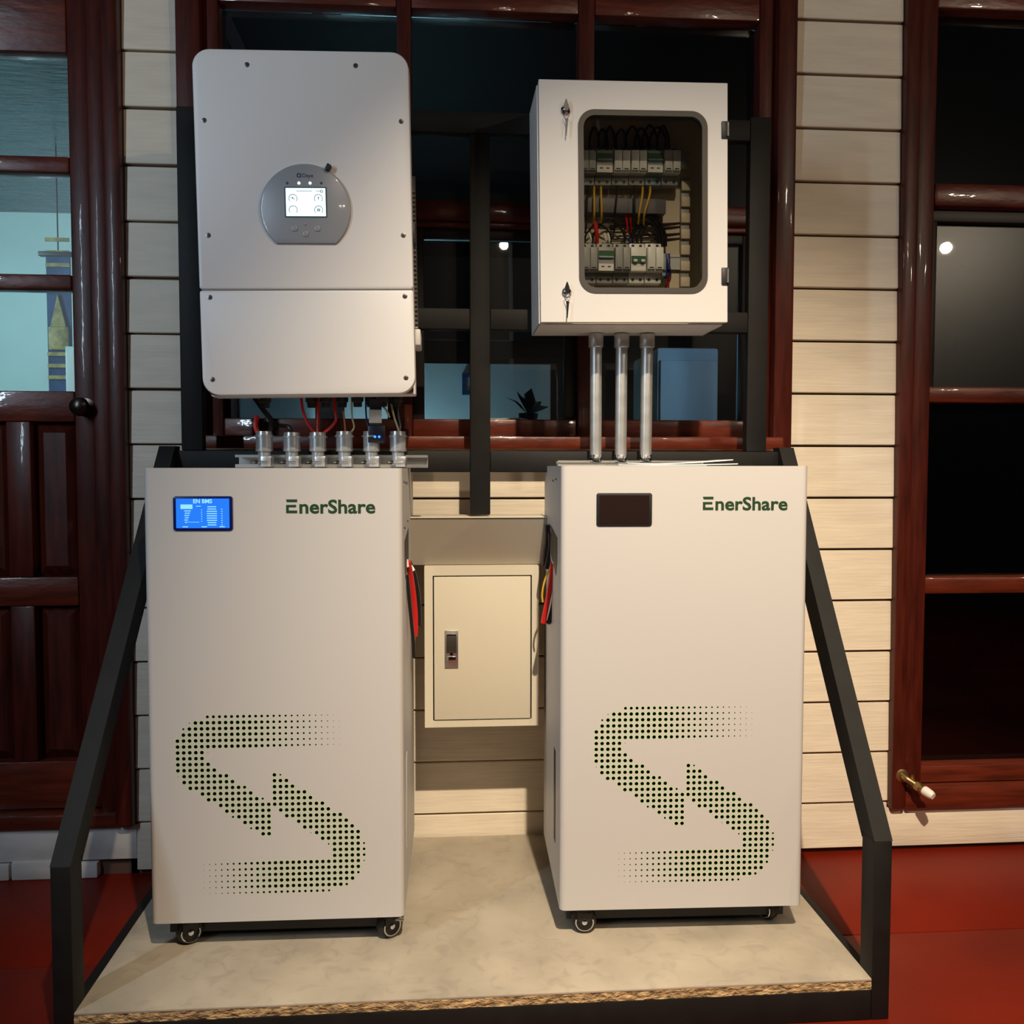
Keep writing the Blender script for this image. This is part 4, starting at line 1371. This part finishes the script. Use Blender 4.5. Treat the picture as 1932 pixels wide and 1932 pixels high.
# papers on the right cabinet
for k, (xa, xb_, yy, Y0, rz_, lab) in enumerate(((1172, 1362, 874, -.46, -.02, 'upper white paper sheet on the dark-display cabinet'), (1150, 1368, 876, -.47, .03, 'lower white paper sheet under the other on the cabinet'))):
    x0 = P(xa, yy, Y0).x; x1 = P(xb_, yy, Y0).x
    z = rz1 + (.0032 if k == 0 else .0006)
    b = MB()
    cx, cy = (x0 + x1) / 2, Y0 + .02
    nx = 8
    vs = []
    for i in range(nx + 1):
        u = i / nx
        lift = .0085 * abs(u - .25) ** 1.6 * (1.6 if k == 0 else .5)
        for (yy_, dz_) in ((-.10, 0), (.02, 0)):
            qx = (u - .5) * (x1 - x0)
            X_ = cx + qx * math.cos(rz_) - yy_ * math.sin(rz_)
            Y_ = cy + qx * math.sin(rz_) + yy_ * math.cos(rz_)
            vs += [(X_, Y_, z + lift), (X_, Y_, z + lift + .0018)]
    fs = []
    for i in range(nx):
        o_ = i * 4
        fs += [(o_, o_ + 4, o_ + 6, o_ + 2), (o_ + 1, o_ + 3, o_ + 7, o_ + 5), (o_, o_ + 1, o_ + 5, o_ + 4), (o_ + 2, o_ + 6, o_ + 7, o_ + 3)]
    fs += [(0, 2, 3, 1), (nx * 4, nx * 4 + 1, nx * 4 + 3, nx * 4 + 2)]
    b.add(vs, fs)
    tag(b.build('paper_sheet', 'paper'), lab, 'paper')

# ================================================================== TRUNKING AND SMALL BOX
tr = E('cable_trunking', 'grey sheet-metal cable trunking spanning the gap between the cabinets', 'cable trunking', (0.08, -0.30, 0.84))
tz1 = P(900, 977, -.235).z; tz0 = P(900, 1065, -.185).z
tx0 = -0.079
prof = [(-0.235, tz1), (-0.185, tz0), (-0.120, tz0), (-0.120, tz1)]
xr_t = P(1033, 977, -.235).x; xr_b = P(1022, 1064, -.185).x
b = MB()
vs = [(tx0, y, z) for y, z in prof] + [(xr_t, prof[0][0], prof[0][1]), (xr_b, prof[1][0], prof[1][1]), (xr_b, prof[2][0], prof[2][1]), (xr_t, prof[3][0], prof[3][1])]
b.add(vs, [(0, 1, 2, 3), (7, 6, 5, 4), (0, 4, 5, 1), (1, 5, 6, 2), (2, 6, 7, 3), (3, 7, 4, 0)])
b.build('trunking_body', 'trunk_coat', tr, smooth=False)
MB().box(tx0, xr_t, -0.238, -0.120, tz1, tz1 + .0025, .0006).build('trunking_lid', 'beige_coat', tr)

QY = -0.208
sb = E('enclosure_box', 'small beige steel enclosure with a lockable door between the cabinets', 'electrical box', (0.085, QY + .06, P(900, 1371, QY).z))
x0 = P(801, 1200, QY).x; x1 = P(1016.5, 1200, QY).x
z0 = P(900, 1371, QY).z; z1 = P(900, 1068, QY).z
dx0, dx1 = P(819, 1200, QY).x, P(1001, 1200, QY).x
dzz0, dzz1 = P(900, 1357, QY).z, P(900, 1088, QY).z
MB().box(x0, x1, QY + .012, -.135, z0, z1, .002).build('enclosure_body', 'beige_coat', sb)
fo = [(x0, z0), (x1, z0), (x1, z1), (x0, z1)]
fi_ = [(dx0 - .003, dzz0 - .003), (dx1 + .003, dzz0 - .003), (dx1 + .003, dzz1 + .003), (dx0 - .003, dzz1 + .003)]
MB().ring(fi_, fo, QY, QY + .012).build('front_frame', 'beige_coat', sb, smooth=False)
MB().box(dx0 - .003, dx1 + .003, QY + .0105, QY + .0118, dzz0 - .003, dzz1 + .003).build('door_gap', 'black', sb)
MB().box(dx0, dx1, QY + .0005, QY + .010, dzz0, dzz1, .0012).build('enclosure_door', 'beige_coat', sb)
a = P(839, 1260, QY); c = P(864.5, 1189, QY)
hd = MB().box(a.x, c.x, QY - .003, QY + .001, a.z, c.z, .001).build('handle_plate', 'galv', sb)
MB().box(a.x + .004, c.x - .004, QY - .0035, QY - .002, a.z + .036, c.z - .012, .0006).build('handle_lever', 'gasket', hd)
MB().box(a.x + .005, c.x - .005, QY - .0040, QY - .002, c.z - .012, c.z - .009).build('handle_edge', 'chrome', hd)
MB().box(a.x + .0055, c.x - .0055, QY - .006, QY - .002, a.z + .017, a.z + .028, .001).lathe(((a.x + c.x) / 2, QY - .002, a.z + .034), (0, -1, 0), [(0, .004), (.003, .004)], 10).build('latch_button', 'chrome', hd)
for zz in (dzz0 + .05, dzz1 - .05):
    pass

# ================================================================== CABLES BY THE GAP
wire([(770, 1060, -.40), (775, 1085, -.38), (781, 1130, -.36), (784, 1170, -.35), (783, 1200, -.345)], .0062, 'red_cable', 'thick red cable hanging beside the blue-display cabinet', None, 'cable')
wire([(772, 1060, -.36), (783, 1090, -.345), (790, 1135, -.335), (791, 1180, -.33)], .0055, 'black_cable', 'thick black cable behind the red one at the blue-display cabinet', None, 'cable')
wire([(768, 1085, -.43), (773, 1140, -.42), (779, 1200, -.40), (781, 1240, -.38)], .0042, 'black_cable', 'thin black cable hugging the blue-display cabinet side', None, 'cable')
for pts, lab in (((764, 1056, 766, 1070, -.402), 'white sleeve on the red cable end at the left'), ((771, 1066, 778, 1078, -.358), 'white sleeve on the black cable end at the left'), ((1046, 1066, 1052, 1058, -.395), 'white sleeve on the red cable end at the right')):
    xa, ya, xb_, yb, Y0 = pts
    o = MB().cyl(P(xa, ya, Y0), P(xb_, yb, Y0), .0072, n=14).build('cable_sleeve', 'white_label')
    tag(o, lab, 'cable sleeve')
wire([(1043, 1062, -.38), (1041, 1084, -.375), (1036, 1120, -.365), (1028, 1160, -.35), (1025, 1175, -.345)], .0062, 'red_cable', 'thick red cable hanging beside the dark-display cabinet', None, 'cable')
wire([(1049, 1095, -.37), (1046, 1130, -.36), (1038, 1168, -.35), (1034, 1175, -.345)], .0058, 'black_cable', 'thick black cable behind the red one at the dark-display cabinet', None, 'cable')
wire([(1050, 1014, -.37), (1046, 1040, -.36), (1040, 1066, -.355), (1028, 1095, -.35), (1023, 1120, -.345), (1024, 1136, -.342)], .0022, 'yellow_cable', 'thin yellow wire bowing beside the dark-display cabinet', None, 'cable')
wire([(1056, 1018, -.43), (1057, 1035, -.43), (1056, 1052, -.43)], .0032, 'green_cable', 'short green wire at the dark-display cabinet opening', None, 'cable')
for pts, lab in (([(1034, 990, -.31), (1034, 1020, -.305), (1030, 1050, -.30), (1028, 1066, -.295)], 'black cable bundle strand at the trunking end'), ([(1040, 1005, -.32), (1040, 1030, -.315), (1036, 1056, -.31), (1032, 1072, -.305)], 'second black cable strand at the trunking end')):
    wire(pts, .0075, 'black_cable', lab, None, 'cable')
wire([(1045, 1012, -.34), (1043, 1040, -.335), (1040, 1062, -.33)], .003, 'blue_cable', 'thin dark blue wire beside the trunking end', None, 'cable')

# ================================================================== GARDEN TAP
q = P(1700, 1462, -.02)
tp = E('garden_tap', 'brass wall tap with a white spout tip under the right window', 'tap', (q.x, 0.0, q.z))
v0 = Vector((q.x, -.012, q.z))
dirv = Vector((.42, -.80, -.28)).normalized()
MB().lathe(v0 + Vector((0, -.012, 0)), (0, -1, 0), [(0, .018), (.003, .018), (.006, .012)], 18).build('flange', 'brass', tp)
MB().tube([v0 + Vector((0, -.010, 0)), v0 + Vector((.004, -.03, -.003)), v0 + dirv * .055, v0 + dirv * .078], .0092, 12).build('tap_body', 'brass', tp)
MB().lathe(v0 + dirv * .050, dirv, [(0, .009), (.003, .0125), (.015, .0125), (.018, .0095)], 6).build('hex_nut', 'brass', tp)
MB().lathe(v0 + dirv * .076, dirv, [(0, .0115), (.004, .013), (.022, .012), (.030, .009)], 16).build('spout_tip', 'white_label', tp)
MB().cyl(v0 + dirv * .045 + Vector((0, 0, .006)), v0 + dirv * .045 + Vector((-.004, 0, .022)), .004, n=10).build('valve_stem', 'brass', tp)
